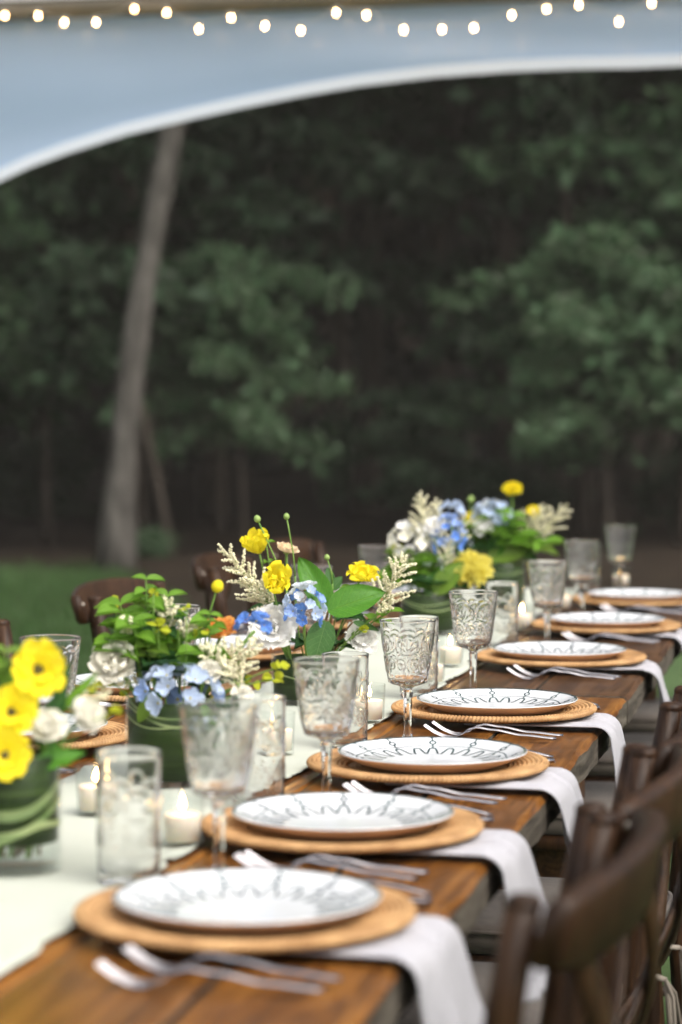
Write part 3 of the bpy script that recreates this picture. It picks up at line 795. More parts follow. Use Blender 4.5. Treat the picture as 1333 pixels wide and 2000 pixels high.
def spoon_meshes():
    m = MB(); rows = []
    for k in range(20):
        s = k / 19; x = -.135 * s; w = .0055 - .0025 * s if k else .004; z = .005 + .012 * math.sin(s * 2.6)
        rows.append([(x, w * math.cos(a), z + .0022 * math.sin(a)) for a in [2 * math.pi * q / 10 for q in range(11)]])
    m.grid(rows); m.f.append(tuple(range(10, -1, -1))); h = m.mesh('handle', 'steel')
    m = MB(); rows = []
    for k in range(13):
        s = k / 12; x = -.133 - .058 * s; w = .020 * math.sin(math.pi * min(1, .08 + s * .92)) ** .6 + .002
        rows.append([(x, w * (j / 4 - 1), .004 + .009 * (j / 4 - 1) ** 2 + .008 * (2 * s - 1) ** 2 * .5) for j in range(9)])
    m.grid(rows); return h, m.mesh('bowl', 'steel')
SPOON_H, SPOON_B = spoon_meshes()

def napkin_mesh(seed):
    """loosely folded cloth: lies under the charger, rolls over the table edge and hangs clear of it"""
    r = random.Random(seed); w0, w1 = .165 + r.uniform(-.01, .02), .178 + r.uniform(-.02, .02); hang = .135 + r.uniform(-.02, .025); inb = .21; bend = .024
    a1, a2, a3, fl = r.uniform(0, 6), r.uniform(0, 6), r.uniform(-.02, .03), r.uniform(.0, .10)
    rows = []; nv = 60; ns = 64; tot = inb + bend * 1.45 + hang; stitch = []; amp = r.uniform(.7, 1.3)
    for i in range(ns + 1):
        s = tot * i / ns; row = []
        for j in range(nv + 1):
            v = j / nv - .5; hg = 0
            if s < inb: x = -inb + s - .010; z = .0035
            elif s < inb + bend * 1.45: q = (s - inb) / bend; x = bend * math.sin(q) - .010; z = .0035 - bend * (1 - math.cos(q))
            else: hg = s - inb - bend * 1.45; x = bend * math.sin(1.45) - .010 + hg * .12; z = .0035 - bend * (1 - math.cos(1.45)) - hg
            k = hg / hang; ke = max(0, min(1, (s - inb) / (bend * 1.45 + hang)))
            w = w0 + (w1 - w0) * k
            y = v * w + a3 * k + .008 * k * math.sin(v * 5 + a1) + .012 * k
            x += hg * fl * (.6 + .8 * v) + amp * ke ** 1.3 * (.011 * math.sin(v * 10 + a1 + k * 1.2) + .006 * math.sin(v * 21 + a2 - k) + .010)
            z += -k * .016 * v + .004 * k * math.sin(v * 9 + a2)
            if hg == 0 and s < inb: z += .0020 * math.cos(v * math.pi) + .0022 * max(0, math.sin(v * 13 + a2 + s * 6)) * min(1, s / .1)
            x += .0016 * math.sin(s * 90 + v * 30 + a1) * ke
            lay = .0034 * max(0, min(1, (v - .12) / .015)) + .0026 * max(0, min(1, (-.30 - v) / .015))
            z += lay * (1 - ke); x += lay * ke
            row.append((x, y, z))
        rows.append(row)
        if abs(s - (tot - .026)) < tot / ns * .5: stitch = row
    m = MB().grid(rows); me = m.mesh('folded_cloth', 'napkin_cloth')
    sm = MB()
    for k in range(0, nv, 2):
        a, b = Vector(stitch[k]), Vector(stitch[k + 1]); c = a.lerp(b, .5)
        sm.box(c.x + .0030, c.x + .0046, c.y - .0016, c.y + .0016, c.z - .0008, c.z + .0008)
    return me, sm.mesh('hem_stitch', 'napkin_cloth', False)

# ------------------------------------------------------------------ pressed-glass relief
def relief(th, t, nrep, rows):
    """height 0..1 of the moulded vine scrolls; th angle, t 0..1 up the wall"""
    s = (th / (2 * math.pi) * nrep) % 2.0; flip = s >= 1.0; s = s % 1.0; s = np.where(flip, 1 - s, s)
    asp = rows; h = np.zeros_like(s)
    def band(d, w): return np.clip(1 - (d / w) ** 2, 0, 1)
    def ring(cx, cy, r0, w=.05, part=None):
        dx, dy = (s - cx), (t - cy) * asp; d = np.hypot(dx, dy); g = band(d - r0, w)
        if part is not None: g = g * (np.cos(np.arctan2(dy, dx) - part) > -.45)
        return g
    def leaf(cx, cy, a, L, w):
        dx, dy = (s - cx), (t - cy) * asp; u = dx * math.cos(a) + dy * math.sin(a); v = -dx * math.sin(a) + dy * math.cos(a)
        uu = np.clip(u / L, 0, 1); ww = w * np.sin(np.pi * uu) + 1e-4
        return np.where((u > 0) & (u < L), np.clip(1 - (v / ww) ** 2, 0, 1), 0) * .9
    parts = [ring(.50, .66, .42, .07, 1.57), ring(.22, .30, .26, .06), ring(.22, .30, .11, .06), ring(.80, .30, .24, .06, 2.2), ring(.80, .30, .10, .06), ring(.0, .80, .22, .06, 1.57), ring(1.0, .80, .2, .06, 1.57)]
    for k in range(5): parts.append(leaf(.5, .50, .3 + k * .63, .36, .065))
    for k in range(4): parts.append(leaf(.5, .06, .2 + k * .9, .28, .06))
    for p in parts: h = np.maximum(h, p)
    return h
def glass_wall(prof_out, prof_in, nrep, asp, depth, t0, t1, nt=300, foot=None):
    """closed solid of revolution with relief on the outer wall between heights t0..t1"""
    th = np.linspace(0, 2 * math.pi, nt, endpoint=False); V = []
    for (r, z) in prof_out:
        h = 0
        if t0 < z < t1:
            t = (z - t0) / (t1 - t0); h = relief(th, np.full(nt, t), nrep, asp) * min(1, t * 8, (1 - t) * 8) * depth
        rad = r + h
        if foot: rad = rad * foot(th, z)
        V.append(np.stack([rad * np.cos(th), rad * np.sin(th), np.full(nt, z)], 1))
    for (r, z) in prof_in: V.append(np.stack([r * np.cos(th), r * np.sin(th), np.full(nt, z)], 1))
    n = len(V); V = np.concatenate(V); i = np.arange(nt); j = (i + 1) % nt
    F = np.concatenate([np.stack([k * nt + i, k * nt + j, (k + 1) * nt + j, (k + 1) * nt + i], 1) for k in range(n - 1)])
    return V, F
GH = .190
# goblet: parts bowl, stem, base; each closed
zz = np.linspace(.097, .1875, 90)
po = [(.0004, .0865), (.0095, .0868), (.0125, .0885), (.0180, .0905), (.0255, .0925), (.0290, .0950)] + [(.0300 + (.0432 - .0300) * ((z - .097) / .0905) ** .85, z) for z in zz] + [(.0436, .1890), (.0434, .1900), (.0426, .1902)]
pi_ = [(.0418, .1895)] + [(.0278 + (.0414 - .0278) * ((z - .097) / .0905) ** .85, z) for z in zz[::-12]] + [(.0250, .0965), (.0004, .0960)]
sc_ = lambda th, z: np.where((z > .0895) & (z < .0965), 1 + .05 * np.cos(th * 12), 1.0)
V, F = glass_wall(po, pi_, 6, 1.75, .0009, .099, .180, foot=sc_)
BOWL = arr_mesh('bowl', V, F, 'goblet_glass', True)
BOWL.polygons.foreach_set('use_smooth', np.ones(len(BOWL.polygons), dtype=bool))
STEM = MB().lathe([(.0004, .0055), (.0150, .0058), (.0085, .0095), (.0066, .0150), (.0058, .0300), (.0062, .0500), (.0074, .0700), (.0085, .0800), (.0066, .0835), (.0090, .0862), (.0004, .08645)], 8, cap=False).mesh('stem', 'goblet_glass', False)
BASE = MB().lathe([(.0004, .0), (.0360, .0), (.0372, .0010), (.0368, .0022), (.0250, .0036), (.0160, .0050), (.0004, .00545)], 40, cap=False).mesh('base', 'goblet_glass')
TH = .142
zz = np.linspace(.012, .134, 120)
V, F = glass_wall([(.0004, .0), (.0310, .0), (.0325, .0015), (.0330, .006)] + [(.0332 + .0018 * (z - .012) / .122, z) for z in zz] + [(.0354, .1400), (.0352, .1420), (.0345, .1422)],
                  [(.0338, .1415)] + [(.0312 + .0018 * (z - .012) / .122, z) for z in zz[::-16]] + [(.0290, .0105), (.0004, .0100)], 6, 3.3, .0009, .012, .130)
TUMB = arr_mesh('wall', V, F, 'goblet_glass', True)
TUMB_RIM = None

def word(n): return ('first', 'second', 'third', 'fourth')[n]
def place_phrase(k, side):
    if side == 'R': return f"{word(3 - k)} place from the joint on the honey brown table, napkin side" if k < 4 else f"{word(k - 4)} place from the joint on the umber table, napkin side"
    return f"{word(1 - k)} place from the joint on the honey brown table, lawn side" if k < 2 else f"{word(k - 2)} place from the joint on the umber table, lawn side"
def put(name, label, cat, loc, rz, group, parts, rx=None):
    t = thing(name, label, cat, loc, rz, group); out = [t]
    for nm, me in parts: out.append(obj(nm, me, t))
    return out
def setting(k, x, y, side):
    s = 1 if side == 'R' else -1; rz = 0 if s == 1 else math.pi; ph = place_phrase(k, side); r = random.Random(k * 7 + (3 if side == 'R' else 50))
    zc = TZ + .0055 if True else TZ
    tl = put('charger', 'round rattan charger, ' + ph, 'charger', (x, y, TZ + .0052), r.uniform(0, 6), 'woven rattan chargers', (('woven_rim', RATTAN), ('woven_centre', RATTAN_IN)))
    put('dinner_plate', 'patterned white plate, ' + ph, 'plate', (x + s * .002 + r.uniform(-.006, .006), y + r.uniform(-.006, .006), TZ + .0052 + .0104), r.uniform(0, 6), 'white plates with painted line pattern',
        (('glazed_top', PLATE_TOP), ('clay_underside', PLATE_UND), ('painted_pattern', PATTERN)))
    for q, dy in enumerate((-.197, -.232)):
        put('fork', ('inner' if q == 0 else 'outer') + ' fork, ' + ph, 'fork', (x + s * (.140 - .006 * q), y + s * dy + r.uniform(-.006, .006), TZ), rz + r.uniform(-.07, .07), 'silver forks', (('handle', FORK_H), ('tines', FORK_T)))
    put('knife', 'table knife, ' + ph, 'knife', (x + s * .158, y + s * .158, TZ), rz, 'silver knives', (('handle', KNIFE_H), ('blade', KNIFE_B)))
    put('spoon', 'spoon, ' + ph, 'spoon', (x + s * .152, y + s * .188, TZ), rz, 'silver spoons', (('handle', SPOON_H), ('bowl', SPOON_B)))
    me, st = napkin_mesh(k + (0 if side == 'R' else 30))
    edge = XR if side == 'R' else XL
    nk = put('napkin', 'white napkin, ' + ph, 'napkin', (edge + s * .004, y - s * .018 + r.uniform(-.015, .015), TZ + .0002), rz + r.uniform(-.09, .09), 'white napkins', (('folded_cloth', me), ('hem_stitch', st)))
    md = nk[1].modifiers.new('thick', 'SOLIDIFY'); md.thickness = .0026; md.offset = 1
plates_px = [(489, 1752), (688, 1588), (843, 1470), (975, 1366), (1126, 1269), (1199, 1209), (1270, 1160)]
PY = []
for k, (px, py) in enumerate(plates_px):
    p = on_z(px, py, TZ + .034); PY.append(p.y); setting(k, (p.x - .612) / 2 + (.004, -.006, .003, 0, -.008, .006, .0)[k], p.y, 'R')
LY = [3.45, 4.06, 4.74, 5.42, 6.17]
for k, y in enumerate(LY): setting(k, -1.25, y, 'L')

def goblet(px, py, label):
    p = on_z(px, py, TZ + .003 + GH); r = random.Random(px)
    put('goblet', label, 'goblet', (p.x, p.y, TZ + (.0045 if -1.10 < p.x < -.745 else .0004)), r.uniform(0, 6), 'pressed glass goblets', (('bowl', BOWL), ('stem', STEM), ('base', BASE)))
def tumbler(px, py, label):
    p = on_z(px, py, TZ + .004 + TH); r = random.Random(px)
    o = put('tumbler', label, 'tumbler', (p.x, p.y, TZ + (.0045 if -1.10 < p.x < -.74 else .0004)), r.uniform(0, 6), 'pressed glass tumblers', (('wall', TUMB),))
for k, q in enumerate(((428, 1372), (638, 1284), (797, 1207), (925, 1152), (1070, 1093), (1137, 1054), (1212, 1025))):
    goblet(*q, 'pressed glass goblet, ' + place_phrase(k, 'R'))
for k, q in enumerate(((251, 1468), (505, 1361), (675, 1277), (818, 1205), (981, 1138), (1070, 1098), (1148, 1060))):
    tumbler(*q, 'tall pressed glass tumbler, ' + place_phrase(k, 'R'))
for k, q in enumerate(((98, 1241), (340, 1180), (608, 1106), (735, 1064), (834, 1032))):
    goblet(*q, 'pressed glass goblet, ' + place_phrase(k, 'L'))
for k, q in enumerate(((225, 1262), (478, 1190), (640, 1125), (770, 1080))):
    pass

# ------------------------------------------------------------------ votive candles
VG = MB().lathe([(.0004, .0), (.0225, .0), (.0240, .0016), (.0262, .062), (.0258, .0628), (.0250, .062), (.0230, .007), (.0004, .006)], 32, cap=False).mesh('glass_cup', 'clear_glass')
VW = MB().lathe([(.0004, .0065), (.0205, .0068), (.0218, .036), (.0211, .0372), (.006, .0362), (.0004, .0360)], 32, cap=False).mesh('candle', 'wax')
VK = MB().tube([(0, 0, .036), (.0004, 0, .041), (.0014, 0, .044)], .0007, 5).mesh('wick', 'wick')
VF = MB().lathe([(.0003, .0425), (.0024, .0440), (.0034, .0475), (.0027, .0520), (.0011, .0570), (.0003, .0600)], 10).mesh('flame', 'flame')
vot = [((357, 1652), 'beside the goblet fourth from the joint, honey brown table'), ((722, 1412), 'in front of the centrepiece with three broad leaves'),
       ((880, 1302), 'in front of the centrepiece with the yellow dahlia'), ((543, 1474), 'behind the tumbler third from the joint, honey brown table'),
       ((843, 1338), 'close behind the tumbler first from the joint, honey brown table'), ((188, 1592), 'between the dark-eyed yellow and pale blue centrepieces'),
       ((1098, 1192), 'on the umber table beside the far centrepiece'), ((1020, 1232), 'on the umber table in front of the far centrepiece'), ((1213, 1149), 'at the far end of the umber table')]
for (px, py), ph in vot:
    p = on_z(px, py, TZ + .004)
    put('votive_candle', 'lit votive candle ' + ph, 'candle', (p.x, p.y, TZ + .0045), px * .1, 'votive candles', (('glass_cup', VG), ('candle', VW), ('wick', VK), ('flame', VF)))

# ------------------------------------------------------------------ cross-back chairs (local: faces +x, width along y)
def make_chair():
    t = thing('cross_back_chair', 'x', 'chair')
    W, SH = .20, .455
    def bx(name, mat, *a, **k): return MB().box(*a).build(name, mat, t, False)
    # seat board, rounded
    m = MB(); prof = []
    for z, g in ((SH - .028, .006), (SH - .022, 0), (SH - .006, 0), (SH, .006)):
        ring = []
        for q in range(36):
            a = 2 * math.pi * q / 36; c, s = math.cos(a), math.sin(a); e = .45
            ring.append(((.205 - g) * abs(c) ** e * (1 if c >= 0 else -1) + .005, ((.212 if c > 0 else .198) - g) * abs(s) ** e * (1 if s >= 0 else -1), z))
        prof.append(ring)
    m.grid([list(x) for x in zip(*prof)], True); m.f.append(tuple(q * 4 + 3 for q in range(36))); m.f.append(tuple(q * 4 for q in range(35, -1, -1)))
    m.build('seat', 'chair_wood', t)
    for sy in (-1, 1):
        # rear leg runs up into the back post
        m = MB(); m.tube([(-.245, sy * .185, 0), (-.205, sy * .190, .22), (-.188, sy * .195, SH), (-.203, sy * .200, .62), (-.223, sy * .205, .76), (-.240, sy * .208, .852)],
                         [.016, .018, .019, .018, .0168, .016], 10); m.build('back_post', 'chair_wood', t)
        MB().lathe([(.016, -.002), (.017, .001), (.0152, .006), (.010, .0085), (.0004, .009)], 14, cap=False).build('post_cap', 'chair_wood', t, loc=(-.2405, sy * .208, .853))
        m = MB(); m.tube([(.20, sy * .195, 0), (.185, sy * .185, .25), (.175, sy * .178, SH - .02)], [.014, .018, .021], 10); m.build('front_leg', 'chair_wood', t)
        MB().tube([(-.215, sy * .188, .17), (.19, sy * .186, .17)], .010, 8).build('stretcher', 'chair_wood', t)
        for zz in (.82, .845):
            MB().lathe([(.0004, .0), (.0045, .0), (.0045, .003), (.002, .0042), (.0004, .0044)], 10, cap=False).build('screw', 'screw', t, loc=(-.262, sy * .2285, zz)).rotation_euler = (R(90) * -sy, 0, 0)
    MB().tube([(-.02, -.188, .17), (-.02, .188, .17)], .010, 8).build('stretcher', 'chair_wood', t)
    # bowed top rail
    rows = []; nn = 30
    for q in range(nn + 1):
        u = q / nn * 2 - 1; y = u * .236; bow = .036 * (1 - abs(u) ** 2.2); row = []
        tz = .012 * (1 - u * u)
        for dx, z in ((.0, .803), (-.006, .798), (-.018, .798), (-.024, .804), (-.030, .858 + tz), (-.026, .866 + tz), (-.012, .868 + tz), (-.006, .862 + tz), (.0, .803)):
            row.append((-.250 - bow + dx - (z - .80) * .12, y, z + (.008 * (abs(u) ** 6) if z < .81 else -.004 * abs(u) ** 6)))
        rows.append(row)
    m = MB().grid(rows); m.f.append(tuple(range(8))); m.f.append(tuple(nn * 9 + i for i in range(7, -1, -1))); m.build('top_rail', 'chair_wood', t)
    # crossing back straps
    for sy in (-1, 1):
        pts = []
        for q in range(15):
            u = q / 14; y = sy * (-.165 + .33 * u); x = -.175 - .075 * u - .05 * math.sin(math.pi * u) - (.004 if sy > 0 else -.004); z = SH - .01 + .375 * u
            pts.append((x - .02 * u, y, z))
        MB().tube(pts, [.021] * 15, 8, flat=.26, up=(1, 0, .25)).build('cross_strap', 'chair_wood', t)
    # seat cushion with welt and ties
    m = MB(); prof = []
    for z, g in ((.001, .012), (.006, .002), (.022, -.004), (.038, .002), (.045, .016), (.049, .06), (.051, .12)):
        ring = []
        for q in range(40):
            a = 2 * math.pi * q / 40; c, s = math.cos(a), math.sin(a); e = .4
            ring.append(((.198 - g) * abs(c) ** e * (1 if c >= 0 else -1) + .012, ((.205) - g) * abs(s) ** e * (1 if s >= 0 else -1), SH + z))
        prof.append(ring)
    m.grid([list(x) for x in zip(*prof)], True); m.f.append(tuple(q * 7 + 6 for q in range(40))); c = m.build('cushion', 'cushion', t)
    wl = []
    for q in range(41):
        a = 2 * math.pi * q / 40; cc, s = math.cos(a), math.sin(a); e = .4
        wl.append((.2005 * abs(cc) ** e * (1 if cc >= 0 else -1) + .012, .2075 * abs(s) ** e * (1 if s >= 0 else -1), SH + .036))
    MB().tube(wl, .0035, 6).build('welt', 'cushion', c)
    for sy in (-1, 1):
        k0 = Vector((-.235, sy * .205, SH + .03))
        MB().tube([(-.17, sy * .19, SH + .03), (-.21, sy * .222, SH + .034), k0], .0045, 6, flat=.5).build('tie', 'tape', c)
        for dy, L in ((-.018, .085), (.022, .10)):
            MB().tube([k0, k0 + Vector((-.012, dy * .7, -.02)), k0 + Vector((-.018, dy * 1.5, -L * .75)), k0 + Vector((-.016, dy * .9, -L)), k0 + Vector((-.010, dy * .1, -L * .7)), k0 + Vector((-.004, 0, -.01))], .0042, 6, flat=.5).build('tie', 'tape', c)
            MB().tube([k0, k0 + Vector((-.006, dy * .3, -.06)), k0 + Vector((-.004, dy * .5, -.17 - dy))], .0042, 6, flat=.4).build('tie', 'tape', c)
    return t
chair = make_chair(); first = True
def put_chair(x, y, rz, label, group):
    global first
    t = chair if first else copy_tree(chair); first = False
    t.scale = (1, 1, 1.014); t.location = (x, y, 0); t.rotation_euler = (0, 0, rz); t['label'] = label; t['group'] = group
posts = [(1055, 1748), (1192, 1570), (1295, 1456), (1345, 1340)]
cy = []
for px, py in posts: cy.append(on_z(px, py, .874).y + .222)
cy += [PY[4] - .02, PY[5] + .02, PY[6]]
for k, y in enumerate(cy):
    put_chair(-.268 - .240 + (0.0 if k < 3 else .015), y, math.pi + (-.05, -.04, -.02, -.03, .02, -.03, 0)[k], 'dark cross-back chair with taupe cushion, ' + place_phrase(k, 'R').replace('napkin side', 'napkin side').replace(' from the joint on the', ' from the joint,'), 'dark wooden cross-back chairs')
for k, (y, dx) in enumerate(((4.10, 0), (5.06, .0), (6.02, .02), (6.72, 0))):
    put_chair(-1.59 + .240 - dx, y, (.04, -.03, .06, 0)[k], 'dark cross-back chair on the lawn side, ' + ('first from the joint, honey brown table', 'first from the joint, umber table', 'second from the joint, umber table', 'third from the joint, umber table')[k], 'dark wooden cross-back chairs')
# ------------------------------------------------------------------ flowers
_pc = {}
def petal(kind, L, W, cup, curl, mat, ruffle=0.0, tip=1.0, nu=7, nv=6, notch=0.0, seed=0):
    """petal / leaf surface from the base (origin) along +x, face up +z"""
    key = (kind, mat, round(L, 4), round(W, 4), cup, curl, ruffle, tip, notch, seed)
    if key in _pc: return _pc[key]
    r = random.Random(seed); ph = r.uniform(0, 6); V = []; UV = []
    for i in range(nu + 1):
        u = i / nu
        w = W * .5 * ((u + .004) ** .55 * (1.001 - u) ** .8 / .565 if kind != 'round' else (.18 + .82 * math.sin(math.pi * .5 * min(1, u / .62)) if u < .62 else math.sqrt(max(0, 1 - ((u - .62) / .40) ** 2))))
        for j in range(nv + 1):
            v = j / nv * 2 - 1
            x = L * (u - notch * (u ** 4) * (1 - abs(v)) + (.03 * math.sin(v * 7 + ph) * u * u * ruffle))
            z = cup * L * u * u + curl * L * (v * v if kind == 'round' else abs(v) ** 1.3) * (w / (W * .5 + 1e-6)) ** (2 if kind == 'round' else 1) * (1 if kind == 'round' else W) + ruffle * L * .07 * math.sin(v * 6 + ph + u * 3) * u
            V.append((x, w * v, z)); UV.append((u, j / nv))
    F = [(i * (nv + 1) + j, (i + 1) * (nv + 1) + j, (i + 1) * (nv + 1) + j + 1, i * (nv + 1) + j + 1) for i in range(nu) for j in range(nv)]
    me = bpy.data.meshes.new('petal'); me.from_pydata(V, [], F); me.materials.append(MATS[mat])
    me.polygons.foreach_set('use_smooth', [True] * len(F))
    uvl = me.uv_layers.new(name='UVMap')
    for lp in me.loops: uvl.data[lp.index].uv = UV[lp.vertex_index]
    me.update(); _pc[key] = me
    return me
def quat_to(d, roll=0.0):
    d = Vector(d).normalized(); q = Vector((0, 0, 1)).rotation_difference(d)
    return q @ Quaternion((0, 0, 1), roll)
def ring_petals(parent, meshes, n, tilt, off=0.0, rad=0.0, z=0.0, r=None, jit=.12, name='petal', scale=1.0):
    for k in range(n):
        a = 2 * math.pi * k / n + off + (r.uniform(-jit, jit) if r else 0)
        q = Quaternion((0, 0, 1), a) @ Quaternion((0, 1, 0), -(tilt + (r.uniform(-jit, jit) if r else 0)))
        obj(name, meshes[k % len(meshes)], parent, (math.cos(a) * rad, math.sin(a) * rad, z), q, scale * (1 + (r.uniform(-.08, .08) if r else 0)))

ARR = {}
class Arr:
    def __init__(s, key, px, py, phrase, rad, h):
        p = on_z(px, py, TZ + .004); s.key, s.pos, s.phrase, s.rad, s.h = key, p, phrase, rad, h
        s.Z = (p - CAM).dot(FWD); s.r = random.Random(key)
        s.mouth = Vector((p.x, p.y, TZ + h)); s.n = 0
    def root(s, name, label, cat, group):
        s.n += 1
        a = s.n * 2.4; q = s.rad * .55 * math.sqrt((s.n % 9) / 9)
        base = Vector((s.pos.x + q * math.cos(a), s.pos.y + q * math.sin(a), TZ + .02))
        return thing(name, label + ' in the ' + s.phrase, cat, base, 0, group + ' in the ' + s.phrase)
    def P(s, px, py, dz=0.0): return at_depth(px, py, s.Z + dz)
    def stem(s, t, P, rad=.0018, mat='stem', name='stem', bend=.25, end=None):
        b = Vector(t.location); m = s.mouth; lim = s.rad * .75
        d = Vector((P.x - m.x, P.y - m.y, 0)); dl = d.length
        mid = m + d * min(1, lim / max(dl, 1e-4)); mid.z = min(m.z, P.z - .01) if P.z > TZ + .05 else P.z
        pts = []
        ctrl = [b, mid, mid.lerp(P, .55) + Vector((0, 0, .012)), P]
        for k in range(13):
            u = k / 12; c = ctrl
            pts.append(c[0] * (1 - u) ** 3 + c[1] * 3 * u * (1 - u) ** 2 + c[2] * 3 * u * u * (1 - u) + c[3] * u ** 3)
        MB().tube([p - b for p in pts], rad, 6).build(name, mat, t)
        return pts
TOCAM = lambda P: (CAM - P).normalized()
def face(P, up=.5, side=0.0):
    d = TOCAM(P); right = Vector((d.y, -d.x, 0)) * -1
    return (d * (1 - up) + Vector((0, 0, 1)) * up + right * side).normalized()

def yellow_bloom(A, px, py, dia, dz=0, up=.35, side=0, eye=True, mat='yellow_petal', desc='yellow dark-eyed ranunculus bloom', cupf=.45, ruf=2.4):
    P = A.P(px, py, dz); s = dia / FPX * A.Z; t = A.root('ranunculus', desc, 'flower', 'yellow blooms'); r = A.r
    A.stem(t, P); d = face(P, up, side)
    m = MB().lathe([(.0004, -.02), (.10, .0), (.13, .03), (.09, .07), (.0004, .085)], 12, cap=False) if eye else MB().lathe([(.0004, -.02), (.07, .0), (.08, .03), (.05, .06), (.0004, .07)], 12, cap=False)
    b = obj('centre', m.mesh('centre', 'eye' if eye else 'pollen'), t, P - t.location, quat_to(d, r.uniform(0, 6)), s)
    ms = [petal('round', .52, .60 if ruf < 1 else .56, cupf * .6, .26 if ruf > 1 else .12, mat, ruf, seed=q, notch=.10, nu=9, nv=10) for q in range(5)]
    ring_petals(b, ms, 5, .22 + cupf * .35, 0, .03, .0, r, .2); ring_petals(b, ms, 4 if ruf > 1 else 3, .55 + cupf * .4, .6, .02, .012, r, .25, scale=.80 if ruf > 1 else .7)
def full_bloom(A, px, py, dia, mat, name, desc, dz=0, up=.45, side=0, layers=((9, .15, 1.0), (8, .55, .85), (6, .95, .65), (4, 1.25, .45)), cat='flower', W=.5):
    P = A.P(px, py, dz); s = dia / FPX * A.Z; t = A.root(name, desc, cat, desc.split()[0] + ' full blooms'); r = A.r
    A.stem(t, P - face(P, up) * s * .1, .0024); d = face(P, up, side)
    b = obj('calyx', MB().lathe([(.0004, -.10), (.10, -.06), (.15, .0), (.08, .04), (.0004, .05)], 12, cap=False).mesh('calyx', 'bud_green'), t, P - t.location, quat_to(d, r.uniform(0, 6)), s)
    ms = [petal('round', .50, W, .40, .20, mat, 1.6, seed=q, notch=.08) for q in range(4)]
    for k, (n, tl, sc) in enumerate(layers): ring_petals(b, ms, n, tl, k * .5, .03, .01 + .015 * k, r, .18, scale=sc)
def pompon(A, px, py, dia, mat, name, desc, dz=0, up=.4):
    P = A.P(px, py, dz); s = dia / FPX * A.Z; t = A.root(name, desc, 'flower', 'pompon blooms'); r = A.r
    A.stem(t, P, .0022); b = obj('calyx', MB().lathe([(.0004, -.12), (.12, -.06), (.16, .0), (.0004, .04)], 12, cap=False).mesh('calyx', 'bud_green'), t, P - t.location, quat_to(face(P, up), 1.0), s)
    ms = [petal('round', .50, .15, .30, .4, mat, .8, seed=q) for q in range(3)]
    for k, (n, tl, sc) in enumerate(((15, .05, 1.0), (14, .32, .95), (13, .58, .88), (11, .85, .78), (8, 1.1, .66), (6, 1.35, .52))): ring_petals(b, ms, n, tl, k * .37, .05, .02 + .02 * k, r, .1, scale=sc)
def florets(A, px, py, wpx, hpx, n, mats, name, desc, fs=.030, npet=4, dz=0, cat='flower', shape='round', up=.3):
    """head of many small four/five-petalled florets spread over a dome"""
    P = A.P(px, py, dz); t = A.root(name, desc, cat, desc.split()[0] + ' ' + name.replace('_', ' ') + ' heads'); r = A.r
    k = A.Z / FPX; rx, rz = wpx * .5 * k, hpx * .5 * k
    A.stem(t, P - Vector((0, 0, rz * .5)), .0025)
    pm = {m: [petal('round' if shape == 'round' else 'leaf', .54, .47, .22, .22, m, 1.6, seed=q) for q in range(3)] for m in mats}
    rt = Vector((math.cos(YAW), math.sin(YAW), 0)); fw = FWD
    em = MB().lathe([(.0004, -.05), (.06, .0), (.05, .06), (.0004, .075)], 8, cap=False).mesh('floret_eye', 'pollen')
    for i in range(n):
        z = 1 - (i + .5) / n * 1.5; a = i * 2.39996; q = math.sqrt(max(0, 1 - z * z))
        off = rt * (q * math.cos(a) * rx) - fw * (q * math.sin(a) * rx * .9) + Vector((0, 0, z * rz))
        nd = (rt * (q * math.cos(a)) - fw * (q * math.sin(a)) + Vector((0, 0, z + .15))).normalized() + Vector((r.uniform(-.3, .3), r.uniform(-.3, .3), r.uniform(-.2, .3)))
        f = obj('floret', em, t, P + off * r.uniform(.85, 1.05) - t.location, quat_to(nd, r.uniform(0, 6)), fs * r.uniform(.85, 1.15))
        mt = r.choice(mats)
        for kk in range(npet):
            a2 = 2 * math.pi * kk / npet; obj('petal', pm[mt][kk % 3], f, (0, 0, .01), Quaternion((0, 0, 1), a2) @ Quaternion((0, 1, 0), -r.uniform(.05, .55)), r.uniform(.85, 1.15))
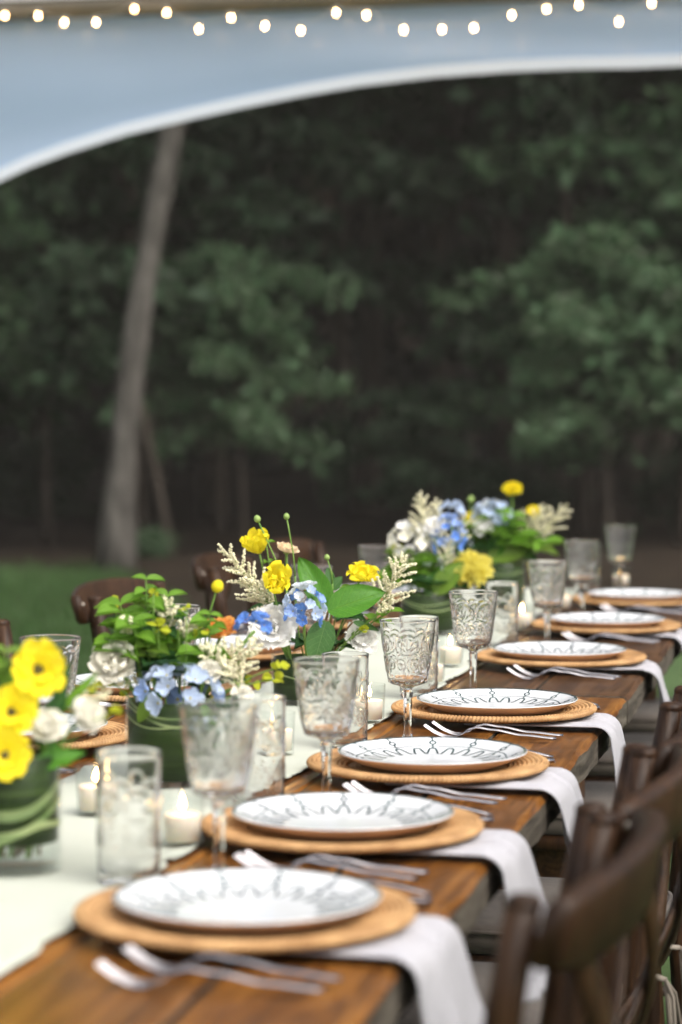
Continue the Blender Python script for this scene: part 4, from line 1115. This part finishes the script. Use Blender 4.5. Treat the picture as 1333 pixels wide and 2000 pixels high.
def astilbe(A, bx, by, tx, ty, wpx, n=16, desc='cream astilbe plume', dz=0, dens=1.0):
    """plume: central axis with side sprays, each crusted with tiny florets"""
    B, T = A.P(bx, by, dz), A.P(tx, ty, dz); t = A.root('astilbe', desc, 'flower', 'cream astilbe plumes'); r = A.r
    A.stem(t, B, .0016); L = (T - B).length; ax = (T - B).normalized(); w = wpx / FPX * A.Z; m = MB(); vs = []; fs = []
    def crust(p, d, ln, rr):
        k = max(4, int(ln / .0035 * dens)); 
        for i in range(k):
            for c in range(4):
                u = (i + r.random()) / k; q = p + d * ln * u; a = r.uniform(0, 6.28); o = d.orthogonal().normalized(); o2 = d.cross(o)
                e = rr * (1.15 - .75 * u); cc = q + (o * math.cos(a) + o2 * math.sin(a)) * e * r.uniform(.4, 1.0); z = .0019 * r.uniform(.7, 1.4)
                b0 = len(vs); vs.extend([cc + Vector(v) * z for v in ((1, 0, 0), (-1, 0, 0), (0, 1, 0), (0, -1, 0), (0, 0, 1), (0, 0, -1))])
                fs.extend([tuple(b0 + x for x in f) for f in ((0, 2, 4), (2, 1, 4), (1, 3, 4), (3, 0, 4), (2, 0, 5), (1, 2, 5), (3, 1, 5), (0, 3, 5))])
    st = MB(); loc = Vector(t.location); st.tube([B - loc, B.lerp(T, .5) - loc, T - loc], [.0013, .001, .0006], 5)
    crust(B.lerp(T, .35) - loc, ax, L * .66, .0042)
    for i in range(n):
        u = .10 + .78 * i / n; a = i * 2.4; o = ax.orthogonal().normalized(); o2 = ax.cross(o)
        d = (ax * .75 + (o * math.cos(a) + o2 * math.sin(a)) * r.uniform(.7, 1.0)).normalized(); ln = w * .78 * (1 - u * .72) * r.uniform(.75, 1.15)
        p = B.lerp(T, u) - loc; st.tube([p, p + d * ln * .5, p + d * ln], [.0008, .0006, .0003], 4); crust(p + d * ln * .1, d, ln * .9, .0034)
    st.build('branch', 'bud_green', t); mm = MB(); mm.v = [tuple(v) for v in vs]; mm.f = fs; o = mm.build('plume', 'astilbe', t, False); o['kind'] = 'stuff'
def leaf(A, bx, by, tx, ty, wpx, mat, name, desc, dz=0, dz2=0, cup=-.12, curl=.18, tip=.85, roll=0.0, stemmat='twig', norm=None):
    B, T = A.P(bx, by, dz), A.P(tx, ty, dz + dz2); t = A.root(name, desc, 'leaf', desc.split()[0] + ' ' + desc.split()[1] + ' leaves')
    A.stem(t, B, .0016, stemmat); L = (T - B).length; x = (T - B).normalized()
    n = (norm if norm else (TOCAM(B) + Vector((0, 0, .55)))); n = (n - x * n.dot(x)).normalized(); y = n.cross(x)
    q = Matrix((x, y, n)).transposed().to_quaternion() @ Quaternion((1, 0, 0), roll)
    obj('blade', petal('leaf', 1.0, wpx / FPX * A.Z / L, cup, curl, mat, .25, tip, 14, 10), t, B - t.location, q, L)
def sprig(A, px, py, n, size, mat, desc, dz=0, h=50, name='leafy_sprig', spread=.9):
    """short stem carrying pairs of small leaves"""
    size *= 1.2; n = max(5, int(n * .8)); T = A.P(px, py, dz); t = A.root(name, desc, 'sprig', ' '.join(desc.split()[:2]) + ' sprigs'); r = A.r; pts = A.stem(t, T, .0012); loc = Vector(t.location); s = size / FPX * A.Z
    ms = [petal('leaf', 1.0, .80, -.2, .3, mat, .9, .8, 8, 6, seed=q) for q in range(3)]
    for i in range(n):
        u = 1 - .5 * (i // 2) / max(1, n // 2); p = pts[-1].lerp(pts[-5], (1 - u) * 1.6); a = i * math.pi + (i // 2) * 1.3 + r.uniform(-.3, .3)
        el = r.uniform(-.1, .55); d = Vector((math.cos(a) * math.cos(el), math.sin(a) * math.cos(el), math.sin(el))); nn = Vector((0, 0, 1)) - d * d.z; nn = (nn.normalized() + TOCAM(T) * .5); nn = (nn - d * nn.dot(d)).normalized()
        obj('blade', ms[i % 3], t, p - loc, Matrix((d, nn.cross(d), nn)).transposed().to_quaternion(), s * r.uniform(.75, 1.2) * (1 - .25 * (i < 3)))
def lime(A, px, py, size, dz=0, n=7, desc='lime yellow filler sprig'):
    T = A.P(px, py, dz); t = A.root('filler_sprig', desc, 'sprig', 'lime filler sprigs'); r = A.r; A.stem(t, T, .001); loc = Vector(t.location); s = size / FPX * A.Z
    ms = [petal('round', .5, .55, .2, .1, 'lime_petal', .8, seed=q) for q in range(3)]
    for i in range(n):
        d = Vector((r.uniform(-1, 1), r.uniform(-1, 1), r.uniform(-.3, 1))).normalized()
        obj('petal', ms[i % 3], t, T - loc + d * s * .15, quat_to(d + Vector((0, 0, .6)), r.uniform(0, 6)) @ Quaternion((0, 1, 0), -.3), s * r.uniform(.6, 1))
def bud(A, px, py, size, sx=None, sy=None, mat='bud_green', desc='green ranunculus bud on a thin stem', dz=0):
    P = A.P(px, py, dz); t = A.root('flower_bud', desc, 'bud', desc.split()[0] + ' buds'); s = size / FPX * A.Z; loc = Vector(t.location)
    if sx is not None:
        Q = A.P(sx, sy, dz); A.stem(t, Q, .0014); d = (P - Q); MB().tube([Q - loc, Q.lerp(P, .35) - loc + Vector((.002, 0, .002)), Q.lerp(P, .7) - loc + Vector((.001, 0, .001)), P - loc], [.0015, .0013, .0012, .0014], 6).build('stem', 'stem', t)
    else: A.stem(t, P, .0012); d = Vector((0, 0, 1))
    b = obj('bud', MB().lathe([(.0004, -.45), (.25, -.40), (.46, -.15), (.48, .08), (.36, .36), (.16, .52), (.0004, .56)], 12, cap=False).mesh('bud', mat), t, P - loc, quat_to(d), s)
    ms = petal('leaf', .85, .42, .55, .25, 'sprig_leaf', .2)
    for k in range(4): obj('sepal', ms, b, (math.cos(k * 1.57) * .12, math.sin(k * 1.57) * .12, -.42), Quaternion((0, 0, 1), k * 1.57) @ Quaternion((0, 1, 0), -.95))

def vase(A, label, bands, lined=True):
    R_, h = A.rad, A.h
    t = thing('vase', label, 'vase', (A.pos.x, A.pos.y, TZ + .0045), 0)
    m = MB().lathe([(.0004, 0), (R_ - .003, 0), (R_, .003), (R_, h - .001), (R_ - .0012, h), (R_ - .0026, h - .001), (R_ - .0028, .009), (.0004, .008)], 48, cap=False)
    m.build('glass_cylinder', 'clear_glass', t)
    ri = R_ - .0042; z0 = .010 if lined is True else lined
    m = MB(); m.lathe([(ri, z0), (ri, h - .006), (ri - .0016, h - .006), (ri - .0016, z0)], 48, close=True); m.build('leaf_lining', 'vase_leaf', t)
    for k, (a0, zs, slope, w) in enumerate(bands):
        rows = []
        for q in range(31):
            a = a0 + q / 30 * 3.6; zc = zs + slope * (q / 30 - .5) + .006 * math.sin(q * .3 + k); rr = ri + .0012 + .0004 * k
            rows.append([(rr * math.cos(a), rr * math.sin(a), max(.009, min(h - .004, zc + w * e))) for e in (-.5, -.2, .2, .5)])
        MB().grid(rows).build('leaf_band', 'pale_blade', t)
    MB().lathe([(.0004, .0095), (ri - .003, .0095), (ri - .003, h * .7), (.0004, h * .7)], 32, cap=False).build('water', 'clear_glass', t)
    return t

# arrangement anchors (bottom centre pixel of each vase)
A0 = Arr(1, 30, 1700, 'centrepiece with large yellow dark-eyed blooms', .052, .135)
A1 = Arr(2, 340, 1528, 'centrepiece with pale blue hydrangea', .066, .120)
A2 = Arr(3, 598, 1372, 'centrepiece with three broad leaves', .060, .085)
A3 = Arr(4, 838, 1238, 'centrepiece with the yellow dahlia', .066, .098)
A4 = Arr(5, 977, 1194, 'far centrepiece on the umber table', .064, .125)
vase(A0, 'clear glass cylinder vase with loose leaf bands under large yellow blooms', ((-2.9, .075, .05, .012), (-2.6, .060, .06, .009), (-3.0, .045, .03, .007)), .034)
vase(A1, 'dark leaf-lined glass vase under the pale blue hydrangea', ((-3.2, .090, -.035, .004), (-3.1, .098, -.040, .003), (-3.0, .082, -.03, .003)))
vase(A2, 'green leaf-lined glass vase under the three broad leaves', ((-3.1, .05, .01, .003),))
vase(A3, 'green leaf-lined glass vase under the yellow dahlia', ((-3.2, .062, -.02, .004), (-3.1, .072, -.018, .003)))
vase(A4, 'dark leaf-lined glass vase on the umber table', ((-3.2, .10, -.01, .003),))

# --- A0: large out-of-focus yellow blooms
yellow_bloom(A0, 76, 1308, 112, 0, .18, .1, cupf=.22, ruf=.8); yellow_bloom(A0, 24, 1392, 104, -.02, .15, 0, cupf=.22, ruf=.8); yellow_bloom(A0, 10, 1476, 100, -.05, .12, .0, cupf=.22, ruf=.8); yellow_bloom(A0, -70, 1340, 105, .02, .3, -.2, ruf=.8)
full_bloom(A0, 165, 1405, 82, 'cream_petal', 'lisianthus', 'cream white lisianthus bloom', .02, .45, .5); full_bloom(A0, 92, 1428, 80, 'cream_petal', 'lisianthus', 'cream white lisianthus bloom', -.01, .4, .1)
florets(A0, 20, 1545, 110, 90, 12, ['ice_petal', 'pale_blue_petal'], 'hydrangea', 'dusty blue hydrangea head low', .024, 4, .01)
leaf(A0, 80, 1450, 128, 1340, 62, 'dark_leaf', 'foliage_leaf', 'dark green leaf'); leaf(A0, 60, 1500, 165, 1465, 58, 'broad_leaf', 'foliage_leaf', 'fresh green leaf', -.02)
leaf(A0, 70, 1440, 140, 1495, 50, 'broad_leaf', 'foliage_leaf', 'fresh green leaf', .0); leaf(A0, 30, 1360, -10, 1270, 50, 'sprig_leaf', 'foliage_leaf', 'fresh green leaf', .03); leaf(A0, 110, 1380, 135, 1290, 36, 'dark_leaf', 'foliage_leaf', 'dark green leaf', .02)
leaf(A0, 120, 1390, 190, 1310, 30, 'sprig_leaf', 'foliage_leaf', 'fresh green leaf', .03); leaf(A0, 40, 1420, 120, 1400, 60, 'dark_leaf', 'foliage_leaf', 'dark green leaf', .03)
lime(A0, 222, 1392, 44, .02); sprig(A0, 12, 1275, 8, 46, 'olive_leaf', 'olive green leafy sprig', .02); lime(A0, 190, 1345, 30, .04)
for (bx, by, tx, ty, w) in ((40, 1650, 10, 1520, 40), (70, 1640, 95, 1530, 34), (0, 1640, -25, 1540, 40)): leaf(A0, bx, by, tx, ty, w, 'dark_leaf', 'foliage_leaf', 'dark green leaf', -.01)

# --- A1: blue hydrangea, cream rose, greenery
full_bloom(A1, 228, 1302, 98, 'cream_petal', 'lisianthus', 'ruffled cream white lisianthus bloom', -.03, .35, -.25)
florets(A1, 352, 1352, 150, 92, 16, ['pale_blue_petal', 'blue_petal'], 'hydrangea', 'pale blue hydrangea head', .036, 4, -.045)
florets(A1, 498, 1222, 62, 40, 6, ['deep_blue_petal'], 'delphinium', 'deep blue delphinium floret cluster', .022, 5, .03)
florets(A1, 385, 1300, 34, 40, 4, ['deep_blue_petal'], 'delphinium', 'deep blue delphinium floret cluster', .020, 5, .0)
full_bloom(A1, 430, 1240, 72, 'orange_petal', 'zinnia', 'soft orange zinnia bloom', .04, .6, 0, ((12, .1, 1.0), (10, .4, .8), (7, .8, .55)), W=.3)
astilbe(A1, 440, 1330, 500, 1248, 95, 14, 'cream astilbe plume', -.02); astilbe(A1, 430, 1320, 405, 1255, 70, 10, 'cream astilbe plume', -.03); astilbe(A1, 330, 1240, 322, 1165, 62, 12, 'cream astilbe plume', .02); astilbe(A1, 300, 1330, 175, 1340, 26, 6, 'cream astilbe plume', -.02)
astilbe(A1, 470, 1345, 430, 1285, 60, 9, 'cream astilbe plume', -.05); astilbe(A1, 350, 1245, 378, 1212, 44, 7, 'cream astilbe plume', .0)
sprig(A1, 286, 1132, 10, 44, 'sprig_leaf', 'bright green leafy sprig', .02); sprig(A1, 236, 1182, 10, 52, 'sprig_leaf', 'bright green leafy sprig', .0); sprig(A1, 328, 1165, 8, 46, 'sprig_leaf', 'bright green leafy sprig', .03)
for q, (x, y, s, mt) in enumerate(((262, 1215, 60, 'sprig_leaf'), (305, 1248, 66, 'sprig_leaf'), (218, 1246, 50, 'sprig_leaf'), (300, 1295, 60, 'dark_leaf'), (268, 1180, 44, 'olive_leaf'), (345, 1285, 58, 'olive_leaf'), (395, 1275, 52, 'sprig_leaf'), (255, 1270, 54, 'dark_leaf'), (410, 1200, 38, 'sprig_leaf'), (440, 1330, 56, 'dark_leaf'), (320, 1205, 48, 'dark_leaf'), (290, 1255, 50, 'olive_leaf'))):
    sprig(A1, x, y, 10, s, mt, {'sprig_leaf': 'bright green leafy sprig', 'dark_leaf': 'dark green leafy sprig', 'olive_leaf': 'olive green leafy sprig'}[mt], A1.r.uniform(-.04, .04))
for x, y, s in ((355, 1248, 44), (392, 1232, 34), (310, 1228, 44), (545, 1305, 40), (536, 1328, 44), (490, 1335, 40), (440, 1305, 46), (270, 1325, 40), (220, 1180, 34), (452, 1318, 40)): lime(A1, x, y, s, A1.r.uniform(-.04, .03))
bud(A1, 425, 1146, 26, 402, 1215, 'yellow_petal', 'yellow ranunculus bud', .02)
leaf(A1, 320, 1350, 260, 1385, 40, 'dark_leaf', 'foliage_leaf', 'dark green leaf', -.04); leaf(A1, 420, 1370, 470, 1400, 50, 'dark_leaf', 'foliage_leaf', 'dark green leaf', -.03); leaf(A1, 300, 1330, 360, 1290, 60, 'dark_leaf', 'foliage_leaf', 'dark green leaf', .0)

# --- A2: in-focus centre
yellow_bloom(A2, 507, 1080, 80, .02, .75, -.2, False, desc='yellow ranunculus bloom on its side', cupf=.9); yellow_bloom(A2, 532, 1142, 80, -.05, .25, .25, False, desc='yellow ranunculus bloom on its side', cupf=.8)
yellow_bloom(A2, 704, 1132, 68, .03, .55, .1, True, desc='yellow ranunculus bloom with dark centre', cupf=.5)
full_bloom(A2, 560, 1079, 46, 'peach_petal', 'zinnia', 'small peach zinnia bloom', .03, .75, .2, ((12, .1, 1.0), (10, .4, .75)), W=.26)
florets(A2, 594, 1192, 66, 96, 22, ['blue_petal', 'ice_petal', 'deep_blue_petal', 'pale_blue_petal'], 'delphinium', 'blue and white delphinium spike', .022, 5, -.085)
full_bloom(A2, 536, 1230, 100, 'white_petal', 'garden_rose', 'wide white garden rose bloom', -.06, .22, -.1, ((7, .1, 1.0), (6, .45, .85), (5, .9, .6)))
full_bloom(A2, 702, 1250, 70, 'white_petal', 'garden_rose', 'half-hidden white garden rose bloom', .0, .3, .3, ((8, .1, 1.0), (6, .6, .8), (4, 1.0, .55)))
leaf(A2, 643, 1190, 582, 1091, 76, 'broad_leaf', 'broad_leaf', 'glossy broad leaf standing upright', -.06, .02, .10, .16, .95)
leaf(A2, 641, 1194, 752, 1152, 92, 'broad_leaf', 'broad_leaf', 'glossy broad leaf pointing sideways', -.07, .0, -.10, .16, .90)
leaf(A2, 638, 1212, 612, 1300, 78, 'dull_leaf', 'broad_leaf', 'matt broad leaf hanging down', -.075, -.01, -.12, .10, .80)
astilbe(A2, 545, 1195, 428, 1064, 92, 20, 'cream astilbe plume', -.02, 1.1); astilbe(A2, 735, 1200, 795, 1085, 90, 20, 'cream astilbe plume', -.01, 1.1); astilbe(A2, 735, 1205, 770, 1172, 40, 7, 'cream astilbe plume', -.03)
astilbe(A2, 540, 1190, 470, 1130, 70, 12, 'cream astilbe plume', -.03)
bud(A2, 503, 1014, 15, 560, 1150, desc='green ranunculus bud on a tall thin stem'); bud(A2, 560, 1009, 13, 577, 1125, desc='green ranunculus bud on a tall thin stem'); bud(A2, 639, 1089, 12, 650, 1140, desc='small green bud beside broad leaf')
leaf(A2, 650, 1152, 668, 1125, 30, 'dull_leaf', 'foliage_leaf', 'small serrated leaf', .0); leaf(A2, 648, 1140, 640, 1108, 26, 'dull_leaf', 'foliage_leaf', 'small serrated leaf', .01)
sprig(A2, 762, 1195, 8, 30, 'sprig_leaf', 'bright green leafy sprig', -.03); sprig(A2, 665, 1150, 6, 30, 'sprig_leaf', 'bright green leafy sprig', .02); sprig(A2, 690, 1190, 8, 44, 'dark_leaf', 'dark green leafy sprig', .03); sprig(A2, 520, 1190, 8, 40, 'dark_leaf', 'dark green leafy sprig', .03)
leaf(A2, 690, 1215, 742, 1230, 22, 'dull_leaf', 'foliage_leaf', 'small serrated leaf', -.02); lime(A2, 712, 1232, 24, -.04); sprig(A2, 600, 1255, 8, 44, 'dark_leaf', 'dark green leafy sprig', .0); sprig(A2, 660, 1260, 8, 44, 'dark_leaf', 'dark green leafy sprig', .0)
sprig(A2, 520, 1060, 4, 20, 'sprig_leaf', 'bright green leafy sprig', .02)

# --- A3
astilbe(A3, 832, 1070, 822, 960, 72, 20, 'cream astilbe plume', -.02); astilbe(A3, 858, 1060, 852, 975, 52, 14, 'cream astilbe plume', .03); astilbe(A3, 866, 1110, 884, 1040, 40, 10, 'cream astilbe plume', -.05); astilbe(A3, 900, 1070, 905, 990, 46, 10, 'cream astilbe plume', .04)
florets(A3, 806, 1058, 84, 62, 16, ['white_petal', 'cream_petal'], 'hydrangea', 'white hydrangea head', .032, 4, -.01); florets(A3, 878, 1050, 56, 84, 18, ['blue_petal', 'deep_blue_petal'], 'delphinium', 'blue delphinium spike', .024, 5, -.03); florets(A3, 884, 1003, 46, 44, 8, ['ice_petal', 'pale_blue_petal'], 'delphinium', 'ice white delphinium tip', .024, 5, .02)
pompon(A3, 920, 1122, 84, 'lemon_petal', 'dahlia', 'lemon yellow dahlia bloom', -.02)
leaf(A3, 850, 1160, 905, 1095, 62, 'olive_leaf', 'foliage_leaf', 'olive green leaf', -.06); leaf(A3, 835, 1165, 870, 1100, 46, 'broad_leaf', 'foliage_leaf', 'fresh green leaf', -.04); leaf(A3, 830, 1150, 790, 1100, 44, 'broad_leaf', 'foliage_leaf', 'fresh green leaf', -.03)
for x, y, s, mt in ((800, 1105, 50, 'sprig_leaf'), (825, 1120, 52, 'olive_leaf'), (785, 1085, 40, 'olive_leaf'), (850, 1095, 46, 'sprig_leaf'), (812, 1140, 50, 'dark_leaf'), (870, 1145, 50, 'dark_leaf'), (790, 1130, 46, 'sprig_leaf')):
    sprig(A3, x, y, 9, s, mt, {'sprig_leaf': 'bright green leafy sprig', 'dark_leaf': 'dark green leafy sprig', 'olive_leaf': 'olive green leafy sprig'}[mt], A3.r.uniform(-.04, .03))
lime(A3, 775, 1075, 36); lime(A3, 862, 1100, 30); florets(A3, 850, 1110, 40, 30, 5, ['ice_petal'], 'hydrangea', 'small ice white floret cluster', .022, 4, -.03)

# --- A4
pompon(A4, 1001, 962, 40, 'yellow_petal', 'marigold', 'bright yellow pompon bloom on a tall stem', 0, .6)
florets(A4, 962, 1008, 66, 54, 14, ['ice_petal', 'pale_blue_petal'], 'hydrangea', 'ice blue hydrangea head', .030, 4, .0); astilbe(A4, 1042, 1062, 1108, 985, 66, 14, 'cream astilbe plume', -.01); astilbe(A4, 1040, 1060, 1062, 985, 60, 14, 'cream astilbe plume', .0); astilbe(A4, 1030, 1055, 1022, 995, 44, 10, 'cream astilbe plume', .02)
yellow_bloom(A4, 1042, 1004, 34, .02, .5, 0, False, desc='small yellow bloom'); yellow_bloom(A4, 922, 1014, 26, .0, .4, 0, False, desc='small yellow bloom')
bud(A4, 920, 976, 14, 918, 1040, desc='green bud on a thin stem'); leaf(A4, 950, 1090, 1030, 1078, 50, 'olive_leaf', 'foliage_leaf', 'olive green leaf', -.04); leaf(A4, 960, 1085, 985, 1045, 50, 'broad_leaf', 'foliage_leaf', 'fresh green leaf', -.03)
for x, y, s, mt in ((940, 1040, 50, 'sprig_leaf'), (1000, 1005, 44, 'sprig_leaf'), (985, 1030, 46, 'dark_leaf'), (930, 1070, 50, 'dark_leaf'), (1010, 1050, 50, 'sprig_leaf'), (1065, 1060, 46, 'sprig_leaf'), (960, 1060, 50, 'olive_leaf'), (925, 1025, 40, 'olive_leaf'), (1000, 1080, 50, 'dark_leaf'), (1050, 1075, 46, 'olive_leaf')):
    sprig(A4, x, y, 9, s, mt, {'sprig_leaf': 'bright green leafy sprig', 'dark_leaf': 'dark green leafy sprig', 'olive_leaf': 'olive green leafy sprig'}[mt], A4.r.uniform(-.04, .03))
florets(A4, 905, 1070, 40, 34, 6, ['ice_petal', 'pale_blue_petal'], 'hydrangea', 'low ice blue floret cluster', .024, 4, -.02)

# --- extra airy pieces that soften the outlines
for x, y, s_ in ((250, 1350, 30), (300, 1372, 34), (415, 1350, 30), (205, 1335, 30), (365, 1190, 26), (300, 1160, 24)): lime(A1, x, y, s_, A1.r.uniform(-.05, .02))
full_bloom(A1, 405, 1318, 52, 'cream_petal', 'spray_rose', 'small cream spray rose', -.05, .4, .1); full_bloom(A1, 470, 1362, 46, 'cream_petal', 'spray_rose', 'small cream spray rose', -.05, .4, .2)
astilbe(A1, 262, 1235, 232, 1210, 40, 7, 'cream astilbe plume', -.03); astilbe(A0, 130, 1400, 215, 1350, 46, 8, 'cream astilbe plume', .03); astilbe(A3, 800, 1120, 772, 1060, 44, 8, 'cream astilbe plume', -.04)
full_bloom(A4, 945, 1035, 44, 'white_petal', 'spray_rose', 'small white spray rose', -.02, .5); full_bloom(A3, 850, 1035, 46, 'white_petal', 'spray_rose', 'small white spray rose', -.03, .5)
leaf(A1, 300, 1360, 268, 1412, 40, 'olive_leaf', 'foliage_leaf', 'olive green leaf', -.06); leaf(A1, 390, 1385, 420, 1430, 40, 'broad_leaf', 'foliage_leaf', 'fresh green leaf', -.06)
